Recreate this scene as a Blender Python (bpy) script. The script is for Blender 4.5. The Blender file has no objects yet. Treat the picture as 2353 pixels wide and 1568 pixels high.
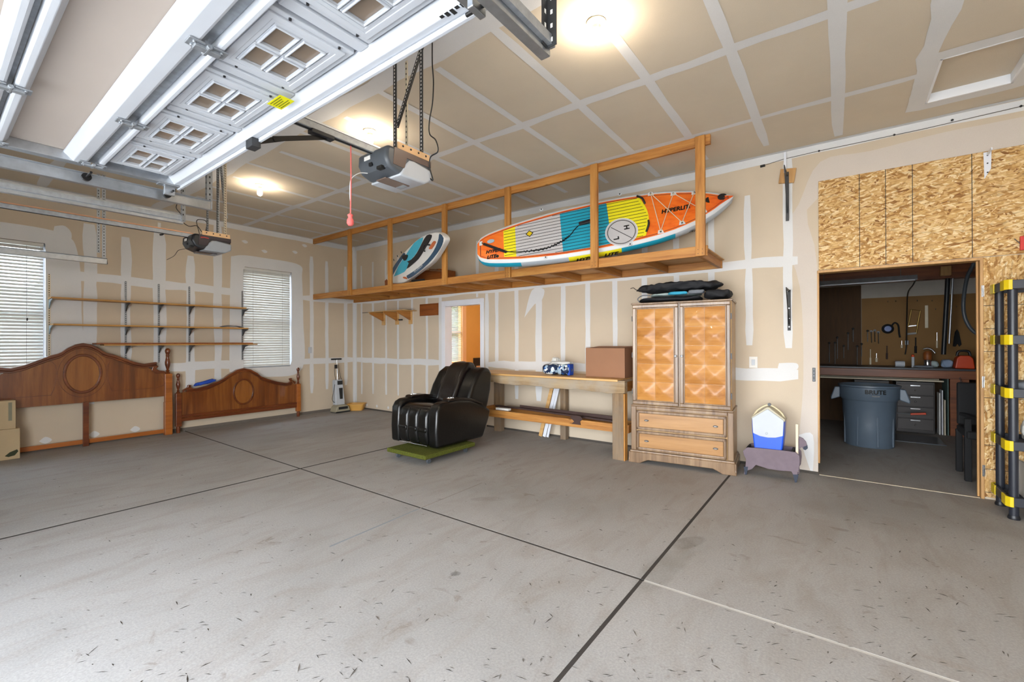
import bpy, bmesh, math, random
from mathutils import Vector, Matrix
random.seed(7)
scene = bpy.context.scene
COL = scene.collection
# ------------------------------------------------------------------ camera
IW, IH = 2353, 1568
FPX, YAW, PIT, ROL = 1018.43, 2.21137, 0.00255, -0.0033
CAM = Vector((8.39923, -5.62555, 1.39459))
_d = Vector((math.cos(YAW)*math.cos(PIT), math.sin(YAW)*math.cos(PIT), math.sin(PIT)))
_r0 = Vector((math.sin(YAW), -math.cos(YAW), 0)); _u0 = _r0.cross(_d)
_r = _r0*math.cos(ROL) + _u0*math.sin(ROL); _u = -_r0*math.sin(ROL) + _u0*math.cos(ROL)
cd = bpy.data.cameras.new('camera'); cam = bpy.data.objects.new('camera', cd); COL.objects.link(cam)
cd.sensor_width = 36; cd.lens = FPX/IW*36; cd.clip_start = 0.02; cd.clip_end = 200
cam.matrix_world = Matrix(((_r.x, _u.x, -_d.x, CAM.x), (_r.y, _u.y, -_d.y, CAM.y), (_r.z, _u.z, -_d.z, CAM.z), (0, 0, 0, 1)))
scene.camera = cam
def P(x, y, ax, val):
    """photo pixel -> point where its ray meets the plane ax = val"""
    d = _d + _r*((x-IW/2)/FPX) - _u*((y-IH/2)/FPX)
    i = 'xyz'.index(ax); t = (val-CAM[i])/d[i]
    return CAM + d*t
CEIL = 3.45
def Wp(x, y, o=0.0): return P(x, y, 'y', o)      # back wall
def Lp(x, y, o=0.0): return P(x, y, 'x', o)      # left wall
def Cp(x, y): return P(x, y, 'z', CEIL)
def Fp(x, y, z=0.0): return P(x, y, 'z', z)
# ------------------------------------------------------------------ world, sun, exposure
vs = scene.view_settings
vs.view_transform = 'Standard'; vs.look = 'None'; vs.gamma = 1; vs.use_curve_mapping = False
vs.exposure = 2.78
w = bpy.data.worlds.new('sky'); scene.world = w; w.use_nodes = True
nt = w.node_tree; bg = nt.nodes['Background']
tc = nt.nodes.new('ShaderNodeTexCoord'); sx = nt.nodes.new('ShaderNodeSeparateXYZ'); nt.links.new(tc.outputs['Generated'], sx.inputs[0])
cr = nt.nodes.new('ShaderNodeValToRGB'); nt.links.new(sx.outputs['Z'], cr.inputs[0]); nt.links.new(cr.outputs[0], bg.inputs[0])
cr.color_ramp.elements[0].position = 0.0; cr.color_ramp.elements[0].color = (0.95, 0.98, 1.0, 1)
cr.color_ramp.elements[1].position = 1.0; cr.color_ramp.elements[1].color = (0.62, 0.78, 1.0, 1)
bg.inputs[1].default_value = 2.6
sd = bpy.data.lights.new('sun', 'SUN'); so = bpy.data.objects.new('sun', sd); COL.objects.link(so)
sd.energy = 4.0; sd.color = (1.0, 0.95, 0.88); sd.angle = 0.02
so.rotation_euler = (math.radians(-32), math.radians(-14), 0)     # sun stands behind the house: the drive is lit, no beam enters
# daylight portals: the open garage door and the windows (sampling hints for the sky, they give off nothing themselves)
def portal(name, loc, rot, sx_, sy_):
    l = bpy.data.lights.new(name, 'AREA'); l.shape = 'RECTANGLE'; l.size = sx_; l.size_y = sy_
    l.cycles.is_portal = True
    o = bpy.data.objects.new(name, l); COL.objects.link(o); o.location = loc; o.rotation_euler = rot
    return o
portal('daylight_garage_opening', (6.17, -7.0, 1.2), (math.radians(90), 0, 0), 2.8, 2.4)
portal('daylight_second_opening', (9.1, -7.0, 1.25), (math.radians(90), 0, 0), 2.7, 2.5)
portal('daylight_window_far', (-0.1, -1.79, 1.84), (0, math.radians(-90), 0), 1.8, 0.86)
portal('daylight_window_near', (-0.1, -5.05, 1.84), (0, math.radians(-90), 0), 1.8, 0.86)
# ------------------------------------------------------------------ materials
def lin(h):
    h = h.lstrip('#'); o = []
    for i in (0, 2, 4):
        c = int(h[i:i+2], 16)/255
        o.append(c/12.92 if c <= 0.04045 else ((c+0.055)/1.055)**2.4)
    return tuple(o) + (1.0,)
def mul(c, k): return (min(1, c[0]*k), min(1, c[1]*k), min(1, c[2]*k), 1.0)
class NT:
    def __init__(s, name):
        s.m = bpy.data.materials.new(name); s.m.use_nodes = True; s.t = s.m.node_tree
        s.b = s.t.nodes['Principled BSDF']; s._tc = None
    def n(s, t, **kw):
        x = s.t.nodes.new(t)
        for k, v in kw.items():
            if hasattr(x, k): setattr(x, k, v)
            else: x.inputs[k].default_value = v
        return x
    def l(s, a, b): s.t.links.new(a, b)
    def co(s, scale=(1, 1, 1), rot=(0, 0, 0), loc=(0, 0, 0)):
        if s._tc is None: s._tc = s.n('ShaderNodeTexCoord')
        mp = s.n('ShaderNodeMapping'); mp.inputs['Scale'].default_value = scale; mp.inputs['Rotation'].default_value = rot; mp.inputs['Location'].default_value = loc
        s.l(s._tc.outputs['Object'], mp.inputs[0]); return mp.outputs[0]
    def noise(s, vec, scale=5, detail=4, rough=.55, dist=0):
        x = s.n('ShaderNodeTexNoise'); s.l(vec, x.inputs['Vector'])
        x.inputs['Scale'].default_value = scale; x.inputs['Detail'].default_value = detail; x.inputs['Roughness'].default_value = rough; x.inputs['Distortion'].default_value = dist
        return x
    def ramp(s, fac, stops, interp='LINEAR'):
        x = s.n('ShaderNodeValToRGB'); x.color_ramp.interpolation = interp
        e = x.color_ramp.elements
        while len(e) < len(stops): e.new(0.5)
        for i, (p, c) in enumerate(stops):
            e[i].position = p; e[i].color = c if len(c) == 4 else tuple(c)+(1,)
        s.l(fac, x.inputs[0]); return x.outputs[0]
    def mix(s, fac, a, b, mode='MIX'):
        x = s.n('ShaderNodeMix'); x.data_type = 'RGBA'; x.blend_type = mode
        for sock, v in ((x.inputs[0], fac), (x.inputs[6], a), (x.inputs[7], b)):
            if isinstance(v, (int, float)): sock.default_value = v
            elif isinstance(v, tuple): sock.default_value = v
            else: s.l(v, sock)
        return x.outputs[2]
    def math(s, op, a, b=None):
        x = s.n('ShaderNodeMath'); x.operation = op
        for i, v in enumerate((a, b)):
            if v is None: continue
            if isinstance(v, (int, float)): x.inputs[i].default_value = v
            else: s.l(v, x.inputs[i])
        return x.outputs[0]
    def bump(s, h, strength=.2, dist=.01):
        x = s.n('ShaderNodeBump'); x.inputs['Strength'].default_value = strength; x.inputs['Distance'].default_value = dist
        s.l(h, x.inputs['Height']); s.l(x.outputs[0], s.b.inputs['Normal'])
    def col(s, c):
        if isinstance(c, tuple): s.b.inputs['Base Color'].default_value = c
        else: s.l(c, s.b.inputs['Base Color'])
    def set(s, rough=.5, metal=0, spec=.5, coat=0, trans=0, alpha=1, sheen=0):
        b = s.b.inputs
        b['Roughness'].default_value = rough; b['Metallic'].default_value = metal; b['Specular IOR Level'].default_value = spec
        b['Coat Weight'].default_value = coat; b['Transmission Weight'].default_value = trans; b['Alpha'].default_value = alpha; b['Sheen Weight'].default_value = sheen
def plain(name, hexc, rough=.5, metal=0, var=.08, scale=7, bump=0, bscale=60, stretch=(1, 1, 1), spec=.5, coat=0, trans=0, alpha=1, sheen=0):
    k = NT(name); c = lin(hexc); k.set(rough, metal, spec, coat, trans, alpha, sheen)
    v = k.co(stretch); nz = k.noise(v, scale, 4)
    k.col(k.ramp(nz.outputs[0], [(.25, mul(c, 1-var)), (.75, mul(c, 1+var))]))
    if bump: k.bump(k.noise(v, bscale, 3).outputs[0], bump, .004)
    return k.m
def wood(name, dark, mid, light, axis='x', scale=1.0, rough=.5, knots=True, coat=0, grey=None, bump=.15):
    k = NT(name); k.set(rough, coat=coat)
    st = {'x': (1.2, 16, 16), 'y': (16, 1.2, 16), 'z': (16, 16, 1.2)}[axis]
    v = k.co(tuple(q*scale for q in st))
    n1 = k.noise(v, 1.0, 6, .6, .6); n2 = k.noise(v, 4.0, 3, .7)
    f = k.math('ADD', k.math('MULTIPLY', n1.outputs[0], .75), k.math('MULTIPLY', n2.outputs[0], .25))
    c = k.ramp(f, [(.32, lin(dark)), (.5, lin(mid)), (.7, lin(light))])
    if knots:
        vo = k.n('ShaderNodeTexVoronoi'); vo.inputs['Scale'].default_value = 2.3
        st2 = {'x': (1, 2.2, 2.2), 'y': (2.2, 1, 2.2), 'z': (2.2, 2.2, 1)}[axis]
        k.l(k.co(st2), vo.inputs['Vector'])
        c = k.mix(k.ramp(vo.outputs['Distance'], [(.03, (.75, .75, .75, 1)), (.075, (0, 0, 0, 1))]), c, mul(lin(dark), .55))
    if grey:
        g = k.noise(k.co((3, 3, 3)), 1.2, 5, .6)
        c = k.mix(k.ramp(g.outputs[0], [(.38, (0, 0, 0, 1)), (.62, (.85, .85, .85, 1))]), c, lin(grey))
    k.col(c)
    if bump: k.bump(f, bump, .003)
    return k.m
M = {}
# --- drywall
def drywall(name, base, var=.05):
    k = NT(name); k.set(.9, spec=.2)
    a = k.noise(k.co((1, 1, 1)), 1.1, 5, .6); b = k.noise(k.co((1, 1, 1)), 260, 2)
    c = lin(base)
    cc = k.ramp(a.outputs[0], [(.3, mul(c, 1-var)), (.7, mul(c, 1+var))])
    cc = k.mix(.10, cc, k.ramp(b.outputs[0], [(.3, (.2, .2, .2, 1)), (.7, (.8, .8, .8, 1))]), 'OVERLAY')
    k.col(cc); k.bump(b.outputs[0], .06, .001)
    return k.m
M['drywall'] = drywall('drywall_paper', 'c8b9a4')
M['ceil'] = drywall('drywall_paper_ceiling', 'cdc1ae')
M['mud'] = drywall('joint_compound', 'd6d6d6', .05)
M['skim'] = drywall('skim_coat', 'cbc1b7', .04)
M['paint_white'] = plain('white_paint', 'e4e6ea', .45, var=.02)
M['trimwhite'] = plain('white_trim_paint', 'dfe2ea', .4, var=.02)
# --- concrete
def concrete(name, base, stain, patches):
    k = NT(name); k.set(.7, spec=.35)
    v = k.co()
    n1 = k.noise(v, .55, 6, .62, .4); n2 = k.noise(k.co((3.2, 1, 1), rot=(0, 0, .5)), 1.6, 6, .65, .8); n3 = k.noise(v, 90, 3, .7)
    c = lin(base)
    cc = k.ramp(n1.outputs[0], [(.28, mul(c, .80)), (.5, c), (.75, mul(c, 1.13))])
    m2 = k.ramp(n2.outputs[0], [(.47, (0, 0, 0, 1)), (.74, (.5, .5, .5, 1))])
    cc = k.mix(m2, cc, lin(stain))
    n5 = k.noise(k.co((1, 1, 1), loc=(4, 9, 0)), 5.5, 5, .6, 1.2)
    cc = k.mix(k.ramp(n5.outputs[0], [(.64, (0, 0, 0, 1)), (.72, (.5, .5, .5, 1))]), cc, mul(lin(stain), .72))
    for (px, py, rx, ry, rot, dens, colr) in patches:          # stains with a shape of their own
        mp = k.n('ShaderNodeMapping'); mp.vector_type = 'TEXTURE'
        mp.inputs['Location'].default_value = (px, py, 0); mp.inputs['Rotation'].default_value = (0, 0, rot); mp.inputs['Scale'].default_value = (rx, ry, 10)
        dn = k.noise(v, 3.0, 4, .6)
        ad = k.n('ShaderNodeMix'); ad.data_type = 'VECTOR'; ad.inputs[0].default_value = .06
        k.l(k._tc.outputs['Object'], ad.inputs[4]); k.l(dn.outputs['Color'], ad.inputs[5])
        k.l(ad.outputs[1], mp.inputs[0])
        ln = k.n('ShaderNodeVectorMath'); ln.operation = 'LENGTH'; k.l(mp.outputs[0], ln.inputs[0])
        f = k.ramp(ln.outputs['Value'], [(.75, (dens, dens, dens, 1)), (1.05, (0, 0, 0, 1))])
        f = k.mix(1.0, f, k.ramp(k.noise(v, 7, 4).outputs[0], [(.3, (.35, .35, .35, 1)), (.6, (1, 1, 1, 1))]), 'MULTIPLY')
        cc = k.mix(f, cc, lin(colr))
    cc = k.mix(.22, cc, k.ramp(n3.outputs[0], [(.35, (.25, .25, .25, 1)), (.65, (.75, .75, .75, 1))]), 'OVERLAY')
    k.col(cc); k.bump(n3.outputs[0], .12, .002)
    rr = k.ramp(n1.outputs[0], [(.3, (.62, .62, .62, 1)), (.7, (.8, .8, .8, 1))]); k.l(rr, k.b.inputs['Roughness'])
    return k.m
def fpatch(x0, y0, x1, y1, wid, dens, colr):
    a = Fp(x0, y0); b = Fp(x1, y1); c = (a+b)/2; dv = b-a
    return (c.x, c.y, max(dv.length/2, wid), wid, math.atan2(dv.y, dv.x), dens, colr)
M['concrete'] = concrete('concrete_slab', '999591', '82756a', [
    fpatch(2225, 1358, 2340, 1398, .035, .75, '5f564f'), fpatch(2325, 1365, 2353, 1380, .03, .7, '6b625b'),
    fpatch(1340, 1280, 1470, 1200, .10, .38, '6f6a62'), fpatch(1430, 1205, 1500, 1185, .07, .45, '57514b'),
    fpatch(1010, 1250, 1030, 1245, .03, .6, '4c4a48'), fpatch(1820, 1370, 1920, 1395, .03, .5, '8d8279'),
    fpatch(1050, 1120, 1130, 1118, .06, .4, '746b64'), fpatch(0, 1170, 160, 1140, .16, .35, '6e675f'),
    fpatch(1880, 1120, 1960, 1135, .10, .3, '766a60'), fpatch(1800, 1470, 1880, 1490, .05, .25, '85796f')])
M['joint'] = plain('joint_dirt', '352f2a', .95, var=.2, scale=30)
M['asphalt'] = plain('drive_concrete', 'b9b4ac', .9, var=.06)
# --- woods
M['pine_x'] = wood('pine_lumber_x', '8a5422', 'ae7536', 'c4904c', 'x', 1.0, .55)
M['pine_y'] = wood('pine_lumber_y', '865326', 'aa7236', 'be8a4a', 'y', 1.0, .55)
M['pine_z'] = wood('pine_lumber_z', '8c5824', 'b27a38', 'c8944e', 'z', 1.0, .55)
M['ply'] = wood('plywood_deck', 'a77645', 'c79a68', 'd8b080', 'x', .6, .65, knots=False)
M['old_x'] = wood('weathered_timber_x', '6a5236', '9a8160', 'b5a07e', 'x', .8, .8, grey='a09484', bump=.4)
M['old_z'] = wood('weathered_timber_z', '57432e', '82694c', '9c8568', 'z', .8, .8, grey='7d6d5c', bump=.4)
M['birch_x'] = wood('bench_top_wood', 'b58a52', 'd0a468', 'dfb880', 'x', .7, .5, knots=False)
M['shelf_y'] = wood('shelf_board_wood', '96662c', 'b98742', 'c99a55', 'y', .8, .45, knots=False)
M['ply_brown'] = wood('brown_panel_wood', '6b340f', '8b4a18', 'a05c24', 'x', .8, .5, knots=False)
M['jamb'] = wood('door_jamb_wood', '9a7040', 'bd9058', 'cda36c', 'z', .8, .5, knots=False)
M['cherry_y'] = wood('cherry_veneer', '4f240c', '774016', '966028', 'z', .45, .3, knots=False, coat=.35, bump=.02)
M['cherry_d'] = wood('cherry_moulding', '451a08', '68300f', '83451c', 'y', .6, .3, knots=False, coat=.4, bump=.02)
M['cherry_o'] = wood('orange_bed_rail', '854715', 'a35c20', 'b56e2c', 'y', .6, .35, knots=False, coat=.2, bump=.02)
M['cherry_m'] = wood('medallion_veneer', '6b3a12', '8c5420', 'a2692e', 'z', .45, .3, knots=False, coat=.3, bump=.02)
M['arm_door'] = wood('armoire_door_panel', '985f26', 'ba7f3c', 'cc9856', 'x', .5, .38, knots=False, coat=.1, bump=.02)
M['arm_frame'] = wood('armoire_moulding', '5f4732', '81664b', '9f8465', 'z', .7, .33, knots=False, coat=.3, bump=.03)
M['arm_side'] = wood('armoire_side', '8f6636', 'b08a55', 'c29c66', 'z', .5, .4, knots=False, coat=.2, bump=.02)
M['arm_drawer'] = wood('armoire_drawer_front', '875c2c', 'a57742', 'b68a54', 'x', .5, .35, knots=False, coat=.3, bump=.02)
M['bench_brown'] = wood('shop_bench_fascia', '5a2c0e', '7c411a', '935426', 'x', .6, .45, knots=False)
# --- OSB
def osb(name, ang=0.0):
    k = NT(name); k.set(.75, spec=.3)
    base = k.co()
    wob = k.noise(base, 5.0, 3, .6)
    def layer(rot, sc, w):
        v = k.co((1, 1, 1), rot=(0, rot, 0))
        mx = k.n('ShaderNodeMix'); mx.data_type = 'VECTOR'; mx.inputs[0].default_value = w
        k.l(v, mx.inputs[4]); k.l(wob.outputs['Color'], mx.inputs[5])
        mp = k.n('ShaderNodeMapping'); mp.inputs['Scale'].default_value = sc; k.l(mx.outputs[1], mp.inputs[0])
        vo = k.n('ShaderNodeTexVoronoi'); vo.inputs['Scale'].default_value = 1.0; vo.inputs['Randomness'].default_value = 1.0
        k.l(mp.outputs[0], vo.inputs['Vector']); return vo
    a = layer(ang+.25, (17, 17, 80), .05); b = layer(ang-.45, (20, 20, 72), .06); c = layer(ang+1.0, (18, 18, 66), .05)
    st = [(.0, lin('855a30')), (.10, lin('ab7e46')), (.35, lin('c69d62')), (.7, lin('d6b27c')), (.95, lin('e6cfa2'))]
    def colr(vo):
        sp = k.n('ShaderNodeSeparateColor'); k.l(vo.outputs['Color'], sp.inputs[0]); return sp
    sa, sb, sc_ = colr(a), colr(b), colr(c)
    ca = k.ramp(sa.outputs[0], st); cb = k.ramp(sb.outputs[0], st); c3 = k.ramp(sc_.outputs[0], st)
    m1 = k.ramp(sa.outputs[1], [(.45, (0, 0, 0, 1)), (.55, (1, 1, 1, 1))]); m2 = k.ramp(sb.outputs[1], [(.62, (0, 0, 0, 1)), (.7, (1, 1, 1, 1))])
    cc = k.mix(m2, k.mix(m1, ca, cb), c3)
    gr = k.noise(k.co((8, 8, 60)), 3, 4, .7)
    cc = k.mix(.45, cc, k.ramp(gr.outputs[0], [(.3, (.18, .18, .18, 1)), (.7, (.8, .8, .8, 1))]), 'OVERLAY')
    ed = k.ramp(a.outputs['Distance'], [(.55, (0, 0, 0, 1)), (.95, (.5, .5, .5, 1))])
    cc = k.mix(ed, cc, lin('6e4720'))
    k.col(cc); k.bump(sa.outputs[0], .25, .002)
    return k.m
M['osb_h'] = osb('strand_board_sheet', .0)
M['osb_v'] = osb('strand_board_sheet_rotated', 1.3)
# --- metals / plastics etc
M['galv'] = plain('galvanised_steel', 'b9bec4', .38, 1.0, .12, 25)
M['galv_d'] = plain('dull_galvanised_steel', 'a2a7ad', .5, .8, .18, 30)
M['chrome'] = plain('bright_metal', 'd8dadd', .2, 1.0, .03)
M['blackmetal'] = plain('black_steel', '1c1b1b', .45, .4, .15)
M['darkmetal'] = plain('dark_bracket_steel', '47484a', .45, .7, .15)
M['doorwhite'] = plain('garage_door_white_steel', 'b9bdc4', .4, 0, .025, coat=.05)
M['doorbeige'] = plain('door_backing_board', 'ada299', .7, 0, .03, 1.5)
M['winglass'] = plain('door_window_pane', '7d6e60', .12, 0, .12, 3, spec=.6)
M['yellow'] = plain('yellow_plastic', 'd9bd10', .45, var=.04)
M['sticker_y'] = plain('yellow_sticker', 'd5d000', .5, var=.05)
M['ink'] = plain('black_ink', '141414', .6, var=.1)
M['black'] = plain('black_plastic', '191b20', .4, var=.1)
M['blackmatte'] = plain('black_matte', '101012', .8, var=.2)
M['navy_plastic'] = plain('black_blue_shelf_plastic', '23262f', .38, var=.06)
M['leather'] = plain('black_leather', '080808', .30, var=.25, scale=5, bump=.25, bscale=42, spec=.45, coat=.1)
M['leather_b'] = plain('worn_brown_black_leather', '120c0a', .28, var=.35, scale=6, bump=.35, bscale=38, spec=.5, coat=.15)
M['carpet'] = plain('green_carpet', '50541f', .95, var=.55, scale=90, bump=1.0, bscale=160, spec=.15)
M['cardboard'] = plain('brown_cardboard', '966c50', .8, var=.05, scale=3)
M['cardboard2'] = plain('pale_cardboard', 'b5a07e', .8, var=.06, scale=3)
M['blue'] = plain('blue_plastic', '1b55dd', .35, var=.04)
M['bluecloth'] = plain('blue_fabric', '1d48b0', .8, var=.15)
M['whiteplastic'] = plain('white_plastic', 'b8bdc4', .4, var=.03)
M['greyplastic'] = plain('grey_plastic', '8d9298', .4, var=.06)
M['dgrey'] = plain('dark_grey_plastic', '4c5157', .35, var=.06)
M['cream'] = plain('cream_plastic', 'd8cba8', .5, var=.04)
M['putty'] = plain('putty_grey_plastic', '98917c', .5, var=.06)
M['tubyellow'] = plain('yellow_orange_tub_plastic', 'd3a050', .5, var=.05)
M['can'] = plain('grey_blue_can_plastic', '54616e', .42, var=.06)
M['sheep'] = plain('mauve_painted_board', '6f6169', .75, var=.1, scale=14, bump=.3, bscale=30)
M['hoof'] = plain('dark_blue_paint', '1d2638', .6, var=.1)
M['cornerbead'] = plain('cream_strip', 'd9cdb4', .6, var=.06)
M['pegboard'] = plain('brown_pegboard', '85602f', .7, var=.08, scale=2)
M['peg_shade'] = plain('shade_brown_panel', '4a3013', .75, var=.2, scale=3, stretch=(8, 8, 1))  # brown panel darkened: the workshop's shade is put into its colour
M['shopwall'] = plain('dim_shop_wall', 'b3aca2', .9, var=.05)
M['orange'] = plain('orange_red_plastic', 'd2430c', .4, var=.05)
M['red'] = plain('red_plastic', 'c4302a', .5, var=.08)
M['pink'] = plain('faded_red_cord', 'd2605c', .7, var=.1)
M['amber'] = plain('amber_wall_paint', 'd7a050', .7, var=.04, scale=2)
M['peach'] = plain('peach_trim', 'e9b98a', .6, var=.03)
M['blind'] = plain('white_blind_slat', 'd2d2ce', .45, var=.03)
M['cord'] = plain('black_cord', '18181a', .55, var=.1)
M['whitecord'] = plain('white_cord', 'd9d9d9', .55, var=.05)
M['wire'] = plain('grey_wire', '6d675f', .5, .4, .1)
M['fabric_black'] = plain('black_nylon', '15161b', .75, var=.25, scale=9, bump=.5, bscale=14)
M['fabric_pale'] = plain('pale_blue_grey_fabric', 'a9b8b8', .8, var=.12, bump=.3, bscale=20)
M['fabric_blue'] = plain('bright_blue_fabric', '2f97b8', .75, var=.12)
M['fabric_grey'] = plain('grey_fabric', '6b7078', .8, var=.15)
M['brownmetal'] = plain('dark_brown_bed_rail', '3b2621', .6, var=.2, scale=12)
M['paperwhite'] = plain('white_paper', 'e3e1dc', .8, var=.04)
M['bag'] = plain('crumpled_white_plastic', 'cfcfcb', .5, var=.15, bump=.6, bscale=12)
# board
M['sup_orange'] = wood('orange_wood_print', 'd4490c', 'ee7320', 'f58a35', 'x', .35, .35, knots=False, coat=.3, bump=0)
M['sup_teal'] = plain('teal_rubber', '1295b3', .45, var=.04)
M['sup_grey'] = plain('light_grey_pad', 'bdbcbf', .7, var=.03)
M['sup_yellow'] = plain('yellow_pad', 'e9df16', .65, var=.03)
M['sup_tealpad'] = plain('teal_pad', '139ab6', .65, var=.03)
M['sup_white'] = plain('white_rubber_rail', 'd6dade', .4, var=.03)
M['sup_rail'] = plain('grey_rubber_rail', 'a9b2bb', .4, var=.03)
M['sup_red'] = plain('brown_red_pinline', '8a3a26', .5, var=.05)
M['tube_blue'] = plain('dark_blue_rubber', '1f4a6b', .3, var=.08, coat=.2)
M['tube_aqua'] = plain('aqua_rubber', '3fb2cf', .4, var=.06)
M['tube_white'] = plain('white_rubber', 'e2e2e0', .38, var=.03)
def glass(name, col='ffffff', rough=.02):
    k = NT(name); k.col(lin(col)); k.set(rough, trans=1.0, spec=.5); k.b.inputs['IOR'].default_value = 1.02
    return k.m
M['glass'] = glass('window_glass', 'f4f8fa')
M['wrap'] = glass('clear_wrap', 'eef2f2', .15)
def emit(name, hexc, s):
    k = NT(name); k.col(lin('fff4dd')); k.b.inputs['Emission Color'].default_value = lin(hexc); k.b.inputs['Emission Strength'].default_value = s
    return k.m
M['bulb'] = emit('lit_bulb', 'ffeed6', 46)
def foliage(name):
    k = NT(name); k.set(.8)
    nz = k.noise(k.co(), 6, 5, .7); k.col(k.ramp(nz.outputs[0], [(.35, lin('16260f')), (.55, lin('33491f')), (.7, lin('66764a'))])); return k.m
M['hedge'] = foliage('hedge_leaves')
# ------------------------------------------------------------------ mesh helpers
V = Vector
class MB:
    def __init__(s): s.v = []; s.f = []; s.m = []
    def add(s, vs, fs, mi=0):
        o = len(s.v); s.v += [V(p) for p in vs]
        for f in fs: s.f.append([i+o for i in f]); s.m.append(mi)
        return s
    def box(s, x0, x1, y0, y1, z0, z1, mi=0):
        return s.add([(x0, y0, z0), (x1, y0, z0), (x1, y1, z0), (x0, y1, z0), (x0, y0, z1), (x1, y0, z1), (x1, y1, z1), (x0, y1, z1)],
                     [(0, 3, 2, 1), (4, 5, 6, 7), (0, 1, 5, 4), (1, 2, 6, 5), (2, 3, 7, 6), (3, 0, 4, 7)], mi)
    def obox(s, c, size, R, mi=0):
        c = V(c); h = [q/2 for q in size]; vs = []
        for z in (-1, 1):
            for x, y in ((-1, -1), (1, -1), (1, 1), (-1, 1)): vs.append(c + R @ V((x*h[0], y*h[1], z*h[2])))
        return s.add(vs, [(0, 3, 2, 1), (4, 5, 6, 7), (0, 1, 5, 4), (1, 2, 6, 5), (2, 3, 7, 6), (3, 0, 4, 7)], mi)
    def beam(s, a, b, w, h, up=(0, 0, 1), mi=0):
        a = V(a); b = V(b); d = (b-a); L = d.length; d.normalize(); up = V(up)
        sd_ = d.cross(up); sd_.normalize(); u = sd_.cross(d); u.normalize()
        R = Matrix((d, sd_, u)).transposed()
        return s.obox((a+b)/2, (L, w, h), R, mi)
    def tube(s, pts, r, n=8, closed=False, mi=0):
        pts = [V(p) for p in pts]; N = len(pts); rings = []
        rr = r if isinstance(r, (list, tuple)) else [r]*N
        prev = None
        for i, p in enumerate(pts):
            if closed: d = pts[(i+1) % N]-pts[i-1]
            else: d = pts[min(i+1, N-1)]-pts[max(i-1, 0)]
            d.normalize()
            if prev is None:
                a = V((0, 0, 1)) if abs(d.z) < .9 else V((1, 0, 0)); x = d.cross(a)
            else:
                x = prev - d*prev.dot(d)
                if x.length < 1e-6: x = d.cross(V((0.3, 0.5, 0.8)))
            x.normalize(); prev = x; y = d.cross(x)
            rings.append([p + x*(rr[i]*math.cos(2*math.pi*k/n)) + y*(rr[i]*math.sin(2*math.pi*k/n)) for k in range(n)])
        vs = [q for ring in rings for q in ring]; fs = []
        for i in range(N if closed else N-1):
            j = (i+1) % N
            for k in range(n): fs.append((i*n+k, i*n+(k+1) % n, j*n+(k+1) % n, j*n+k))
        if not closed: fs.append(tuple(range(n))[::-1]); fs.append(tuple((N-1)*n+k for k in range(n)))
        return s.add(vs, fs, mi)
    def cyl(s, a, b, r, n=16, mi=0, r2=None): return s.tube([a, b], [r, r if r2 is None else r2], n, mi=mi)
    def lathe(s, prof, n=20, at=(0, 0, 0), R=None, mi=0, caps=True):
        at = V(at); R = R or Matrix.Identity(3); vs = []; fs = []
        for (r, z) in prof:
            for k in range(n): vs.append(at + R @ V((r*math.cos(2*math.pi*k/n), r*math.sin(2*math.pi*k/n), z)))
        for i in range(len(prof)-1):
            for k in range(n): fs.append((i*n+k, i*n+(k+1) % n, (i+1)*n+(k+1) % n, (i+1)*n+k))
        if caps:
            fs.append(tuple(range(n))[::-1]); fs.append(tuple((len(prof)-1)*n+k for k in range(n)))
        return s.add(vs, fs, mi)
    def prism(s, poly, fn, d0, d1, mi=0):
        n = len(poly)
        vs = [fn(u, v, d0) for u, v in poly] + [fn(u, v, d1) for u, v in poly]
        fs = [tuple(range(n))[::-1], tuple(range(n, 2*n))] + [(i, (i+1) % n, n+(i+1) % n, n+i) for i in range(n)]
        return s.add(vs, fs, mi)
    def ring(s, outer, inner, fn, d0, d1, mi=0):
        n = len(outer); vs = []
        for d in (d0, d1):
            vs += [fn(u, v, d) for u, v in outer] + [fn(u, v, d) for u, v in inner]
        fs = []
        for i in range(n):
            j = (i+1) % n
            fs += [(i, j, n+j, n+i), (2*n+i, 3*n+i, 3*n+j, 2*n+j), (i, 2*n+i, 2*n+j, j), (n+i, n+j, 3*n+j, 3*n+i)]
        return s.add(vs, fs, mi)
    def sphere(s, c, r, nu=14, nv=8, mi=0):
        c = V(c); r = (r, r, r) if isinstance(r, (int, float)) else r
        vs = [c + V((0, 0, -r[2]))]; fs = []
        for i in range(1, nv):
            a = -math.pi/2 + math.pi*i/nv
            for k in range(nu): vs.append(c + V((r[0]*math.cos(a)*math.cos(2*math.pi*k/nu), r[1]*math.cos(a)*math.sin(2*math.pi*k/nu), r[2]*math.sin(a))))
        vs.append(c + V((0, 0, r[2]))); T = len(vs)-1
        for k in range(nu): fs.append((0, 1+(k+1) % nu, 1+k))
        for i in range(nv-2):
            for k in range(nu): fs.append((1+i*nu+k, 1+i*nu+(k+1) % nu, 1+(i+1)*nu+(k+1) % nu, 1+(i+1)*nu+k))
        for k in range(nu): fs.append((T-nu+k, T-nu+(k+1) % nu, T))
        return s.add(vs, fs, mi)
    def grid(s, fn, nu, nv, mi=0):
        vs = [fn(i/nu, j/nv) for j in range(nv+1) for i in range(nu+1)]
        fs = [(j*(nu+1)+i, j*(nu+1)+i+1, (j+1)*(nu+1)+i+1, (j+1)*(nu+1)+i) for j in range(nv) for i in range(nu)]
        return s.add(vs, fs, mi)
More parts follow.
